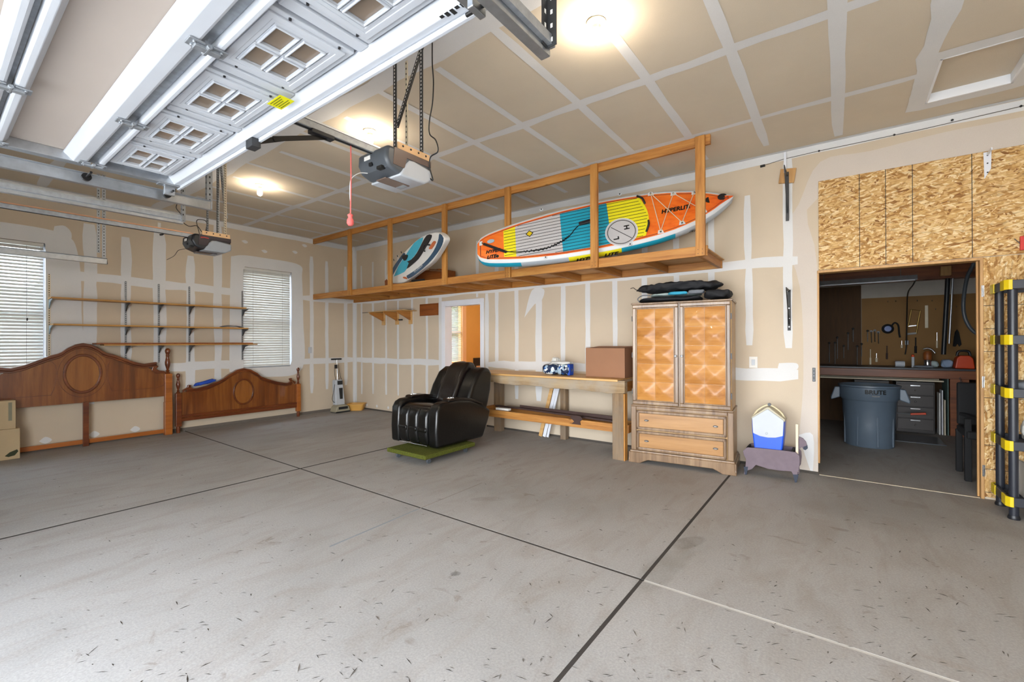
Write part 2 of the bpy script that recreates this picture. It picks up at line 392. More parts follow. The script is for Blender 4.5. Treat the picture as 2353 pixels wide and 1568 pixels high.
    def txt(s, text, fn, size, d=0.0, center=True, mi=0, sx=1.0, bold=0):
        if bold:
            for du, dv in ((-bold, 0), (bold, 0), (0, bold), (0, -bold)): s.txt(text, (lambda u, v, dd, du=du, dv=dv: fn(u+du, v+dv, dd)), size, d, center, mi, sx)
            return s
        vs, fs, wd = TXT[text]
        return s.add([fn((v[0]-(wd/2 if center else 0))*size*sx, (v[1]-(.35 if center else 0))*size, d) for v in vs], fs, mi)
    def xform(s, Mx): s.v = [Mx @ p for p in s.v]; return s
    def build(s, name, mat, parent=None, smooth=None, bevel=0, seg=2, subsurf=0, normals=True):
        me = bpy.data.meshes.new(name)
        org = ORG.get(parent.name, V((0, 0, 0))) if parent else V((0, 0, 0))
        me.from_pydata([tuple(p-org) for p in s.v], [], s.f)
        for q in (mat if isinstance(mat, (list, tuple)) else [mat]): me.materials.append(M[q] if isinstance(q, str) else q)
        for p, mi in zip(me.polygons, s.m): p.material_index = mi
        if normals:
            bm = bmesh.new(); bm.from_mesh(me); bmesh.ops.recalc_face_normals(bm, faces=bm.faces[:]); bm.to_mesh(me); bm.free()
        if smooth is not None or subsurf:
            me.shade_smooth()
            if smooth: me.set_sharp_from_angle(angle=math.radians(smooth))
        me.update()
        o = bpy.data.objects.new(name, me); COL.objects.link(o)
        if parent is not None: o.parent = parent; ORG[o.name] = org
        if bevel:
            b = o.modifiers.new('bevel', 'BEVEL'); b.width = bevel; b.segments = seg; b.limit_method = 'ANGLE'; b.angle_limit = math.radians(40); b.harden_normals = False
        if subsurf:
            b = o.modifiers.new('subsurf', 'SUBSURF'); b.levels = subsurf; b.render_levels = subsurf
        return o
ORG = {}
def tag(o, label=None, cat=None, group=None, kind=None):
    if label: o['label'] = label
    if cat: o['category'] = cat
    if group: o['group'] = group
    if kind: o['kind'] = kind
    return o
def thing(name, label, cat, loc=(0, 0, 0), rotz=0, group=None, local=False, rot=None):
    """an Empty at the thing's base; parts are given in world coordinates unless local"""
    o = bpy.data.objects.new(name, None); COL.objects.link(o); o.empty_display_size = .1
    o.location = loc; o.rotation_euler = rot if rot else (0, 0, rotz)
    ORG[o.name] = V((0, 0, 0)) if local else V(loc)
    return tag(o, label, cat, group)
def single(name, mb, mat, label, cat, group=None, **kw):
    xs = [p.x for p in mb.v]; ys = [p.y for p in mb.v]; zs = [p.z for p in mb.v]
    c = V(((min(xs)+max(xs))/2, (min(ys)+max(ys))/2, min(zs)))
    mb.v = [p-c for p in mb.v]
    o = mb.build(name, mat, **kw); o.location = c
    return tag(o, label, cat, group)
def struct(name, mb, mat, parent=None, **kw):
    o = mb.build(name, mat, parent, **kw)
    if parent is None: o['kind'] = 'structure'
    return o
def copy_tree(o, parent=None, loc=None):
    c = o.copy(); COL.objects.link(c)
    if parent is not None: c.parent = parent
    if loc is not None: c.location = loc
    for ch in list(o.children): copy_tree(ch, c)
    return c
def text_cache(words):
    for t in words:
        cu = bpy.data.curves.new('t', 'FONT'); cu.body = t; cu.size = 1; cu.resolution_u = 3
        ob = bpy.data.objects.new('t', cu); COL.objects.link(ob)
        dg = bpy.context.evaluated_depsgraph_get(); dg.update()
        me = bpy.data.meshes.new_from_object(ob.evaluated_get(dg))
        vs = [tuple(v.co) for v in me.vertices]; fs = [tuple(p.vertices) for p in me.polygons]
        TXT[t] = (vs, fs, max([v[0] for v in vs] or [0]))
        bpy.data.meshes.remove(me); bpy.data.objects.remove(ob); bpy.data.curves.remove(cu)
TXT = {}
text_cache(['HYPERLITE', 'HYPER', 'LITE', 'H', 'L', 'BRUTE', 'EXCURSION', 'FIRE'])
def rotm(ax, deg): return Matrix.Rotation(math.radians(deg), 3, ax)
def ell(cu, cv, ru, rv, n=32, a0=0): return [(cu+ru*math.cos(a0+2*math.pi*k/n), cv+rv*math.sin(a0+2*math.pi*k/n)) for k in range(n)]
def arc_smooth(pts, n=6):
    """Catmull-Rom through pts"""
    pts = [V(p) for p in pts]; o = []
    for i in range(len(pts)-1):
        p0 = pts[max(i-1, 0)]; p1 = pts[i]; p2 = pts[i+1]; p3 = pts[min(i+2, len(pts)-1)]
        for k in range(n):
            t = k/n
            o.append(.5*((2*p1) + (p2-p0)*t + (2*p0-5*p1+4*p2-p3)*t*t + (3*p1-p0-3*p2+p3)*t**3))
    o.append(pts[-1]); return o

_ctex = {}
def crumple(o, strength, size, lv=2):
    s_ = o.modifiers.new('subsurf', 'SUBSURF'); s_.levels = lv; s_.render_levels = lv
    if size not in _ctex:
        t = bpy.data.textures.new('crumple', 'CLOUDS'); t.noise_scale = size; t.noise_depth = 2; _ctex[size] = t
    d = o.modifiers.new('folds', 'DISPLACE'); d.texture = _ctex[size]; d.strength = strength; d.mid_level = .55
    return o
# ================================================================== the setting
RX, FY = 11.6, -6.9          # right wall, front wall
# --- floor
fl = struct('floor', MB().box(0, RX, FY-.12, 0, -.16, -.014), 'joint')
JX, JY = (0, 3.575, 7.452, RX), (FY-.12, -3.09, 0)
GXJ, GYJ = {1: .017, 2: .011}, .010           # half widths of the sawn joints
for i in range(3):
    for j in range(2):
        MB().box(JX[i]+GXJ.get(i, 0), JX[i+1]-GXJ.get(i+1, 0), JY[j]+(GYJ if j else 0), JY[j+1]-(GYJ if j < 1 else 0), -.02, 0).build('slab', 'concrete', fl)
MB().box(7.465, RX, -3.1, -3.08, -.014, -.001).build('joint_filler', plain('pale_joint_caulk', 'b9b5ae', .8), fl)
for q in ((0, 7.44, -3.10, -3.08), (3.558, 3.592, FY, -3.1), (3.558, 3.592, -3.08, 0), (7.441, 7.463, FY, -3.1), (7.441, 7.463, -3.08, 0)):
    MB().box(q[0], q[1], q[2], q[3], -.014, -.001).build('joint_dirt', 'joint', fl)
a, b, c = Fp(757, 1257), Fp(962, 1170), Fp(1108, 1110)
MB().beam(a+V((0, 0, .0004)), b+V((0, 0, .0004)), .014, .0008).build('dark_line', plain('blue_grey_line', '7d8286', .8), fl)
MB().beam(b+V((0, 0, .0004)), c+V((0, 0, .0004)), .010, .0008).build('dark_line', plain('brown_line', '857e77', .8), fl)
struct('floor_workshop', MB().box(7.4, 10.5, 0, 4.2, -.16, 0), 'concrete')
MB().box(8.2, 9.37, -.008, .012, -.001, .0025).build('threshold_line', 'cornerbead', fl)
struct('floor_house', MB().box(1.0, 4.9, .12, 4.0, -.16, .0), plain('house_floor', '9b6a42', .4))
struct('ground', MB().box(-30, 40, -40, FY-.12, -.2, -.05).box(-30, -.12, FY-.12, 30, -.2, -.05).box(-.12, 40, 4.3, 30, -.2, -.05), 'asphalt')
# --- walls
T = .12
wb = struct('wall_back', MB().box(-T, 2.71, 0, T, 0, CEIL).box(2.71, 3.58, 0, T, 2.055, CEIL).box(3.58, 8.19, 0, T, 0, CEIL)
            .box(8.19, 9.385, 0, T, 2.125, CEIL).box(9.385, RX+T, 0, T, 0, CEIL), 'drywall')
W1 = (-5.48, -4.615, .945, 2.715); W2 = (-2.222, -1.365, .955, 2.735)
m = MB()
for (y0, y1) in ((FY-T, W1[0]), (W1[1], W2[0]), (W2[1], 0)): m.box(-T, 0, y0, y1, 0, CEIL)
for q in (W1, W2): m.box(-T, 0, q[0], q[1], 0, q[2]).box(-T, 0, q[0], q[1], q[3], CEIL)
wl = struct('wall_left', m, 'drywall')
wf = struct('wall_front', MB().box(-T, 4.80, FY-T, FY, 0, CEIL).box(4.80, 7.56, FY-T, FY, 2.35, CEIL).box(7.56, 7.75, FY-T, FY, 0, CEIL).box(7.75, 10.45, FY-T, FY, 2.5, CEIL).box(10.45, RX+T, FY-T, FY, 0, CEIL), 'drywall')
wr = struct('wall_right', MB().box(RX, RX+T, FY-T, 0, 0, CEIL), 'drywall')
HX0, HX1, HY0, HY1 = 8.98, 9.50, -1.165, -.405
ce = struct('ceiling', MB().box(-T, HX0, FY-T, T, CEIL, CEIL+.12).box(HX1, RX+T, FY-T, T, CEIL, CEIL+.12)
            .box(HX0, HX1, FY-T, HY0, CEIL, CEIL+.12).box(HX0, HX1, HY1, T, CEIL, CEIL+.12).box(HX0-.05, HX1+.05, HY0-.05, HY1+.05, CEIL+.12, CEIL+.14), 'ceil')
struct('sill_shadow_back', MB().box(0, 2.62, -.004, 0, 0, .028).box(3.68, 8.19, -.004, 0, 0, .028), plain('sill_shadow_strip', '4a443e', .9))  # dark strip painting the shadowed gap under the wall sill
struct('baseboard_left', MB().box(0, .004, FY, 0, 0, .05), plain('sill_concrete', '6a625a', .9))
# attic hatch
h = tag(bpy.data.objects.new('trim_1', None), kind='structure'); COL.objects.link(h); h.location = (9.24, -.785, CEIL); ORG[h.name] = V((9.24, -.785, CEIL))
t_ = .018
for q in ((HX0, HX0+t_, HY0, HY1), (HX1-t_, HX1, HY0, HY1), (HX0, HX1, HY0, HY0+t_), (HX0, HX1, HY1-t_, HY1)):
    MB().box(q[0], q[1], q[2], q[3], CEIL-.004, CEIL+.10).build('hatch_side', 'paint_white', h, bevel=.003)
MB().box(HX0+t_, HX1-t_, HY0+t_, HY1-t_, CEIL+.07, CEIL+.085).build('hatch_lid', 'ceil', h)
# --- joint compound: each taped joint a thin skin of its own
_mi = [0]
def wav(n, amp):
    o = []; x = 0
    for _ in range(n): x = x*.6 + random.uniform(-amp, amp); o.append(x)
    return o
def mud(parent, fn, a, b, wd, amp=.006, mat='mud', step=.16):
    a = V((a[0], a[1], 0)); b = V((b[0], b[1], 0)); d = b-a; L = d.length; d.normalize(); nr = V((-d.y, d.x, 0))
    n = max(3, int(L/step)); w1 = wav(n+1, amp); w2 = wav(n+1, amp)
    off = .0009 + .00002*_mi[0]; _mi[0] += 1
    l = []; r = []
    for i in range(n+1):
        p = a + d*(L*i/n); k = .72 if i in (0, n) else 1
        l.append(p + nr*(wd/2*k+w1[i])); r.append(p - nr*(wd/2*k+w2[i]))
    vs = [fn(p.x, p.y, off) for p in l] + [fn(p.x, p.y, off) for p in r]
    fs = [(i, i+1, n+2+i, n+1+i) for i in range(n)]
    return MB().add(vs, fs).build('taped_joint', mat, parent, normals=False)
def patch(parent, fn, pts, mat='mud', off=.0007, name='mud_patch'):
    ps = arc_smooth([(p[0], p[1], 0) for p in pts]+[(pts[0][0], pts[0][1], 0)], 4)[:-1]
    return MB().add([fn(p.x, p.y, off) for p in ps], [tuple(range(len(ps)))]).build(name, mat, parent, normals=False)
fB = lambda u, v, o: V((u, -o, v)); fL = lambda u, v, o: V((o, u, v)); fC = lambda u, v, o: V((u, v, CEIL-o))
def bx(px, py): p = Wp(px, py); return (p.x, p.z)
def lx(px, py): p = Lp(px, py); return (p.y, p.z)
def cx(px, py): p = Cp(px, py); return (p.x, p.y)
# back wall
xsA = [bx(q, 780)[0] for q in (831, 857, 887, 915, 947.5)]
for x in xsA: mud(wb, fB, (x, random.uniform(.28, .36)), (x, random.uniform(3.0, 3.15)), .06)
mud(wb, fB, (bx(981, 780)[0], .4), (bx(981, 780)[0], 2.3), .06)
for q in (1097,): x = bx(q, 690)[0]; mud(wb, fB, (x, 2.15), (x, 3.1), .06)
for q, z0, z1 in ((1142, 1.0, 3.1), (1187, .5, 3.1), (1238, .5, 2.3), (1294, .9, 3.1), (1351, .9, 3.1), (1413, .9, 3.1), (1482, 1.8, 3.1), (1555, 1.8, 3.1), (1634, 1.7, 3.1)):
    x = bx(q, 780)[0]; mud(wb, fB, (x, z0), (x, z1), .075 if q != 1238 else .11)
mud(wb, fB, (bx(1721, 600)[0], 1.35), (bx(1721, 600)[0], 2.22), .075); mud(wb, fB, (bx(1719, 500)[0], 2.30), (bx(1719, 500)[0], 3.05), .075)
mud(wb, fB, (bx(1811, 700)[0], 1.32), (bx(1811, 700)[0], 3.42), .085)
mud(wb, fB, (.02, 1.03), (2.58, 1.03), .115, .01); mud(wb, fB, (3.72, 1.03), (8.02, 1.03), .12, .012)
mud(wb, fB, (.02, 2.275), (8.02, 2.265), .115, .01)
mud(wb, fB, (.0, CEIL-.045), (RX, CEIL-.045), .09, .006)
mud(wb, fB, (.03, .1), (.03, CEIL), .06, .004)
mud(wb, fB, (2.60, .2), (2.60, 2.3), .09, .006); mud(wb, fB, (3.69, .9), (3.69, 2.2), .08)
patch(wb, fB, [bx(1880, 1084), bx(1834, 1074), bx(1846, 870), bx(1838, 660), bx(1800, 540), bx(1835, 470), bx(1885, 372), bx(2000, 347), bx(2170, 304), bx(2353, 268), (RX, 3.3), (RX, 2.9), (9.7, 2.9), (8.21, 2.9), (8.2, 2.1)], 'skim', .0006, 'skim_patch')
patch(wb, fB, [bx(1790, 835), bx(1830, 835), bx(1830, 850), bx(1790, 852)]); patch(wb, fB, [bx(1205, 730), bx(1222, 668), bx(1250, 665), bx(1245, 690), bx(1228, 700)])
for q in ((843, 938), (866, 943), (892, 946)): patch(wb, fB, [(bx(*q)[0]+dx, .09+dz) for dx, dz in ((-.03, 0), (0, .035), (.03, 0), (0, -.03))])
patch(wb, fB, [bx(1835, 1000), bx(1868, 1000), bx(1868, 1080), bx(1862, 1082)], 'mud')
# left wall
for q, z0, z1 in ((716, .4, 3.1), (751, .45, 3.05), (794, .5, 3.0)): y = lx(q, 760)[0]; mud(wl, fL, (y, z0), (y, z1), .075)
for q, z0, z1, wd in ((206, .55, 3.06, .14), (290, 1.1, 2.95, .12), (366, .9, 3.1, .17), (437, .5, 2.8, .12), (500, .4, 3.42, .12)):
    y = lx(q, 600)[0]; mud(wl, fL, (y, z0), (y, z1), wd, .01)
mud(wl, fL, (-4.45, 2.31), (-2.3, 2.29), .13, .014); mud(wl, fL, (-1.15, 2.275), (-.02, 2.275), .11)
mud(wl, fL, (-4.6, 1.02), (-2.3, 1.02), .14, .014); mud(wl, fL, (-1.35, 1.03), (-.02, 1.03), .115)
mud(wl, fL, (FY, CEIL-.045), (-.02, CEIL-.045), .09, .008); mud(wl, fL, (-.03, .1), (-.03, CEIL), .06, .004)
def frame_patch(q, e):
    y0, y1, z0, z1 = q
    O = [(y0-e, z0-.05), (y0-e*.9, z1-.1), (y0-.12, z1+.17), ((y0+y1)/2, z1+.2), (y1+.15, z1+.16), (y1+e*.9, z1-.1), (y1+e, (z0+z1)/2), (y1+e*.9, z0-.06), ((y0+y1)/2, z0-.18)]
    O = arc_smooth([(a_, b_, 0) for a_, b_ in O]+[(O[0][0], O[0][1], 0)], 6)[:-1]
    n = len(O); cy, cz = (y0+y1)/2, (z0+z1)/2; I = []
    for p in O:
        dx, dz = p.x-cy, p.y-cz; k = min((y1-y0)/2/max(abs(dx), 1e-6), (z1-z0)/2/max(abs(dz), 1e-6)); I.append((cy+dx*k, cz+dz*k))
    MB().add([fL(p.x, p.y, .0022) for p in O]+[fL(u, v, .0022) for u, v in I], [(i, (i+1) % n, n+(i+1) % n, n+i) for i in range(n)]).build('mud_patch', 'mud', wl, normals=False)
frame_patch(W2, .22); frame_patch(W1, .34)
for q in ((563, 556), (608, 578), (678, 580), (700, 565)): patch(wl, fL, [(lx(*q)[0]+dx, lx(*q)[1]+dz) for dx, dz in ((-.06, .01), (0, .03), (.05, 0), (0, -.03))])
patch(wl, fL, [lx(125, 520), lx(150, 520), lx(165, 545), lx(140, 600), lx(120, 560)])
for yy in (-4.62, -4.15, -3.7): patch(wl, fL, [(yy+dx, .12+dz) for dx, dz in ((-.06, 0), (0, .05), (.06, 0), (0, -.04))])
# ceiling
for k in range(15):
    x = 8.375-.6*k
    if x < .2: break
    y0 = -3.46 if k % 2 else -3.3
    mud(ce, fC, (x, y0 if k else -2.9), (x, -.12 if k % 3 == 0 else -.3), .075 if k else .10, .008, step=.3)
mud(ce, fC, (.02, -.995), (8.95, -.995), .075, .008); mud(ce, fC, (.02, -2.22), (9.6, -2.2), .095, .012)
mud(ce, fC, (.02, -3.44), (7.2, -3.45), .17, .022, step=.22); mud(ce, fC, (8.93, -2.9), (8.93, -.95), .14, .03)
mud(ce, fC, (0, -.03), (RX, -.03), .05, .004); mud(ce, fC, (.03, FY), (.03, 0), .06, .006); mud(ce, fC, (.02, -4.66), (RX, -4.66), .12, .014)
O = [(8.84, -1.26), (9.24, -1.28), (9.64, -1.26), (9.66, -.8), (9.62, -.26), (9.24, -.27), (8.86, -.22), (8.86, -.6)]
n = 40; Op = []; Ip = []
for k in range(n):
    t = 2*math.pi*k/n; dx, dy = math.cos(t), math.sin(t); q = max(abs(dx)/.26, abs(dy)/.38); u, v = dx/q, dy/q
    Ip.append((9.24+u, -.785+v)); e = random.uniform(-.012, .012); Op.append((9.24+u*(1.45+e), -.785+v*(1.3+e)))
MB().add([fC(u, v, .0026) for u, v in Op]+[fC(u, v, .0026) for u, v in Ip], [(i, (i+1) % n, n+(i+1) % n, n+i) for i in range(n)]).build('mud_patch', 'mud', ce, normals=False)
# --- strand board over and beside the shop doorway
OT = .012
s1 = MB().box(8.205, 10.64, -OT, 0, 2.135, 3.06).build('strand_board_sheet', 'osb_h', wb, bevel=.002, seg=1)
for x in (8.541, 8.741, 8.935, 9.33, 9.75, 10.2): MB().box(x-.0025, x+.0025, -OT-.0006, -OT, 2.135, 3.06).build('printed_line', 'ink', s1)
s2 = MB().box(9.397, 10.64, -OT, 0, .02, 2.128).build('strand_board_sheet', 'osb_v', wb, bevel=.002, seg=1)
for z in (1.702, 1.498, 1.299, .892, .477, .266, .063): MB().box(9.397, 10.64, -OT-.0006, -OT, z-.0022, z+.0022).build('printed_line', 'ink', s2)
# --- shop doorway jamb
jm = tag(bpy.data.objects.new('door_1', None), kind='structure'); COL.objects.link(jm); jm.location = (8.79, 0, 0); ORG[jm.name] = V((8.79, 0, 0))
MB().box(8.19, 9.397, -.016, T, 2.105, 2.13).build('jamb_head', 'jamb', jm, bevel=.003)
MB().box(8.19, 8.207, -.004, T, .12, 2.106).build('jamb_side', 'jamb', jm, bevel=.003)
MB().box(9.375, 9.397, -.018, T, .0, 2.106).build('jamb_side', 'jamb', jm, bevel=.003)
MB().box(9.364, 9.376, .05, .08, .0, 2.106).build('door_stop', 'jamb', jm, bevel=.002)
for z in (1.83, 1.03, .25):
    m = MB().box(9.388, 9.400, -.022, -.017, z-.05, z+.05); m.cyl((9.388, -.024, z-.05), (9.388, -.024, z+.05), .006, 8)
    m.build('hinge', 'chrome', jm)
m = MB().box(8.145, 8.172, -.006, 0, .97, 1.115); m.build('strike_plate', 'darkmetal', jm, bevel=.002)
for z in (.985, 1.03, 1.06, 1.10): MB().cyl((8.158, -.0085, z), (8.158, -.005, z), .005, 8).build('screw', 'greyplastic', jm)
# --- house doorway with white casing
hd = tag(bpy.data.objects.new('door_2', None), kind='structure'); COL.objects.link(hd); hd.location = (3.14, 0, 0); ORG[hd.name] = V((3.14, 0, 0))
MB().box(2.645, 2.735, -.02, 0, 0, 2.13).build('casing', 'trimwhite', hd, bevel=.006)
MB().box(3.555, 3.635, -.02, 0, 0, 2.13).build('casing', 'trimwhite', hd, bevel=.006)
MB().box(2.735, 3.555, -.02, 0, 2.045, 2.13).build('casing', 'trimwhite', hd, bevel=.006)
MB().box(2.71, 2.73, -.01, T+.02, 0, 2.05).build('jamb_side', 'trimwhite', hd); MB().box(3.56, 3.58, -.01, T+.02, 0, 2.05).build('jamb_side', 'trimwhite', hd)
MB().box(2.71, 3.58, -.01, T+.02, 2.035, 2.055).build('jamb_head', 'trimwhite', hd)
lf = MB().box(1.86, 2.70, .15, .19, .01, 2.03).build('door_leaf', 'trimwhite', hd, bevel=.003)
MB().sphere((1.93, .22, .95), .028, 12, 8).build('door_knob', 'blackmetal', hd, smooth=60)
# --- the room behind the house doorway
HX, HYF = 1.0, 4.0
def hp(px, py): return P(px, py, 'x', HX)
A, B = hp(1026, 700), hp(1062, 831)
GY0, GY1, GZ0, GZ1 = B.y-1.0, B.y, B.z, 2.35
struct('wall_house_left', MB().box(HX-.12, HX, .12, GY0, 0, 2.6).box(HX-.12, HX, GY1, HYF, 0, 2.6).box(HX-.12, HX, GY0, GY1, 0, GZ0).box(HX-.12, HX, GY0, GY1, GZ1, 2.6), 'amber')
struct('wall_house_far', MB().box(HX-.12, 5.0, HYF, HYF+.12, 0, 2.6), 'amber'); struct('wall_house_right', MB().box(4.9, 5.0, .12, HYF, 0, 2.6), 'amber')
struct('ceiling_house', MB().box(HX-.12, 5.0, .12, HYF+.12, 2.6, 2.7), 'paint_white')
portal('daylight_house_window', (HX-.1, (GY0+GY1)/2, (GZ0+GZ1)/2), (0, math.radians(-90), 0), GZ1-GZ0, GY1-GY0)
wn = tag(bpy.data.objects.new('window_3', None), kind='structure'); COL.objects.link(wn); wn.location = (HX, GY1, GZ0); ORG[wn.name] = V((HX, GY1, GZ0))
MB().box(HX-.07, HX-.066, GY0, GY1, GZ0, GZ1).build('pane', 'glass', wn)
MB().box(HX, HX+.03, GY1, GY1+.12, GZ0-.06, 2.45).build('window_casing', 'peach', wn, bevel=.004)
MB().box(HX-.02, HX+.06, GY0, GY1+.02, GZ0-.04, GZ0-.005).build('window_sill', 'peach', wn, bevel=.004)
zz = (GZ0+GZ1)/2
MB().box(HX-.09, HX-.06, GY0, GY1, zz-.025, zz+.025).build('sash_bar', 'peach', wn)
m = MB(); z = GZ0+.02
while z < GZ1-.01: m.obox((HX-.03, (GY0+GY1)/2, z), (.034, GY1-GY0-.01, .003), rotm('Y', 38)); z += .034
tag(m.build('blind_slats', 'blind', wn), kind='stuff')
q0, q1 = hp(1087, 823), hp(1103, 845)
pf = thing('picture', 'small dark picture on the amber wall beyond the white doorway', 'picture', (HX, q0.y+.15, q1.z))
MB().box(HX+.001, HX+.02, q0.y, q0.y+.32, q1.z-.12, q0.z).build('picture_frame', 'black', pf, bevel=.003)
MB().box(HX+.019, HX+.023, q0.y+.1, q0.y+.24, q1.z-.08, q1.z+.05).build('picture_print', 'peach', pf)
# --- workshop shell
WY = 4.05
ws = struct('wall_workshop_back', MB().box(7.4, 10.5, WY, WY+.12, 0, 2.55), 'shopwall')
struct('wall_workshop_left', MB().box(7.38, 7.5, .12, WY, 0, 2.55), 'peg_shade'); struct('wall_workshop_right', MB().box(10.4, 10.52, .12, WY, 0, 2.55), 'shopwall')
struct('ceiling_workshop', MB().box(7.38, 10.52, .12, WY+.12, 2.55, 2.65), 'skim')
MB().box(7.55, 8.66, WY-.008, WY, .0, 2.35).build('peg_panel', 'peg_shade', ws); MB().box(8.664, 10.38, WY-.008, WY, .85, 2.12).build('peg_panel', 'pegboard', ws); MB().box(8.664, 10.38, WY-.007, WY, 0, .845).build('lower_shade_panel', 'peg_shade', ws)  # dark panels carry the shade of the left corner and under the bench
# --- windows of the left wall
def window(n_, q):
    y0, y1, z0, z1 = q
    o = tag(bpy.data.objects.new('window_%d' % n_, None), kind='structure'); COL.objects.link(o); o.location = (-.06, (y0+y1)/2, z0); ORG[o.name] = V(o.location)
    x0, x1 = -.118, -.085; f = .045
    MB().box(x0, x1, y0, y0+f, z0, z1).build('window_frame', 'trimwhite', o, bevel=.004); MB().box(x0, x1, y1-f, y1, z0, z1).build('window_frame', 'trimwhite', o, bevel=.004)
    MB().box(x0, x1, y0+f, y1-f, z0, z0+f).build('window_frame', 'trimwhite', o, bevel=.004); MB().box(x0, x1, y0+f, y1-f, z1-f, z1).build('window_frame', 'trimwhite', o, bevel=.004)
    zm = (z0+z1)/2
    MB().box(x0, x1-.006, y0+f, y1-f, zm-.03, zm+.03).build('meeting_rail', 'trimwhite', o, bevel=.003)
    for a_, b_ in ((z0+f, zm-.03), (zm+.03, z1-f)): MB().box(-.105, -.101, y0+f, y1-f, a_, b_).build('pane', 'glass', o)
    MB().box(-.085, .004, y0, y1, z0-.006, z0).build('window_sill', 'mud', o)
    MB().box(-.085, .002, y1-.002, y1, z0, z1).build('reveal', 'trimwhite', o); MB().box(-.085, .002, y0, y0+.002, z0, z1).build('reveal', 'trimwhite', o); MB().box(-.085, .002, y0, y1, z1-.002, z1).build('reveal', 'skim', o)
window(1, W1); window(2, W2)
def blind(q, tilt, label, gap=.012):
    y0, y1, z0, z1 = q; xm = -.048
    o = thing('window_blind', label, 'blind', (xm, (y0+y1)/2, z0), group='window blinds on the left wall')
    MB().box(xm-.028, xm+.03, y0+.006, y1-.006-gap, z1-.05, z1-.004).build('headrail', 'blind', o, bevel=.004)
    sl = None; z = z1-.075; L = (y1-y0)-.016-gap; k = 0
    R = rotm('Y', tilt)
    while z > z0+.05:
        if sl is None:
            m_ = MB()
            pr = [(-.025, -.0015), (0, .0025), (.025, -.0015), (.025, .0015), (0, .0055), (-.025, .0015)]
            m_.prism(pr, lambda u, v, w_: R @ V((u, w_, v)), -L/2, L/2)
            sl = m_.build('slat', 'blind'); sl.parent = o
        s_ = sl if k == 0 else sl.copy()
        if k: COL.objects.link(s_)
        s_.location = (0, -gap/2, z-z0); z -= .0435; k += 1
    MB().box(xm-.025, xm+.025, y0+.008, y1-.008-gap, z0+.012, z0+.03).build('bottom_rail', 'blind', o, bevel=.004)
    for fr in (.2, .8): MB().cyl((xm+.027, y0+(y1-y0)*fr, z0+.02), (xm+.027, y0+(y1-y0)*fr, z1-.03), .0012, 6).build('ladder_cord', 'wire', o)
    return o, xm
bo, xm = blind(W2, 68, 'closed white slatted blind in the window beside the bare wall shelves and small footboard')
bo2, xm = blind(W1, 58, 'half open white slatted blind in the window behind the tall headboard')
MB().cyl((xm+.03, -4.78, 1.73), (xm+.03, -4.78, 2.66), .0016, 6).build('lift_cord', 'whitecord', bo2)
MB().lathe([(.003, 0), (.008, .012), (.006, .035), (.002, .04)], 8, (xm+.03, -4.78, 1.69)).build('cord_tassel', 'blackmetal', bo2)
# hedges put outside the windows, close and tall to block the sky
hg = single('hedge', MB().grid(lambda u, v: V((-2.2+.3*math.sin(u*23)*math.cos(v*9)+random.uniform(-.2, .2), -7.5+8.2*u, -.05+(2.35 if u < .5 else 3.4)*v)), 60, 24), 'hedge', 'green hedge added outside the windows with blinds to block the sky', 'hedge')
m = hg.modifiers.new('solid', 'SOLIDIFY'); m.thickness = .5

hg2 = single('hedge', MB().grid(lambda u, v: V((-.9+.3*math.sin(u*31)*math.cos(v*8)+random.uniform(-.2, .2), 1.6+5*u, -.05+3.0*v)), 50, 22), 'hedge', 'green garden foliage set close to block the sky, seen through the blind beyond the white doorway', 'hedge')  # foliage kept near and tall to hold back the sky
m = hg2.modifiers.new('solid', 'SOLIDIFY'); m.thickness = .4
# ================================================================== ceiling lamps
def lamp(x, y, label):
    o = thing('ceiling_lamp', label, 'lamp', (x, y, CEIL), group='bare bulb ceiling lamps')
    MB().lathe([(.058, 0), (.058, -.012), (.05, -.018), (.028, -.03), (.026, -.05)], 24, (x, y, CEIL)).build('lampholder', 'cream', o, smooth=40)
    MB().lathe([(.0615, -.002), (.0615, -.010)], 24, (x, y, CEIL), caps=True).build('base_ring', 'putty', o, smooth=40)
    MB().lathe([(.013, -.05), (.016, -.06), (.028, -.085), (.031, -.105), (.027, -.125), (.015, -.138), (.004, -.142)], 18, (x, y, CEIL)).build('bulb', 'bulb', o, smooth=60)
    return o
lamp(7.141, -3.022, 'lit bare bulb ceiling lamp by the overhead door track end'); lamp(4.739, -3.007, 'lit bare bulb ceiling lamp behind the grey and white door opener'); lamp(2.339, -2.967, 'lit bare bulb ceiling lamp nearest to the black door opener')
lamp(9.54, -3.02, 'lit bare bulb ceiling lamp on the side of the strand board wall')
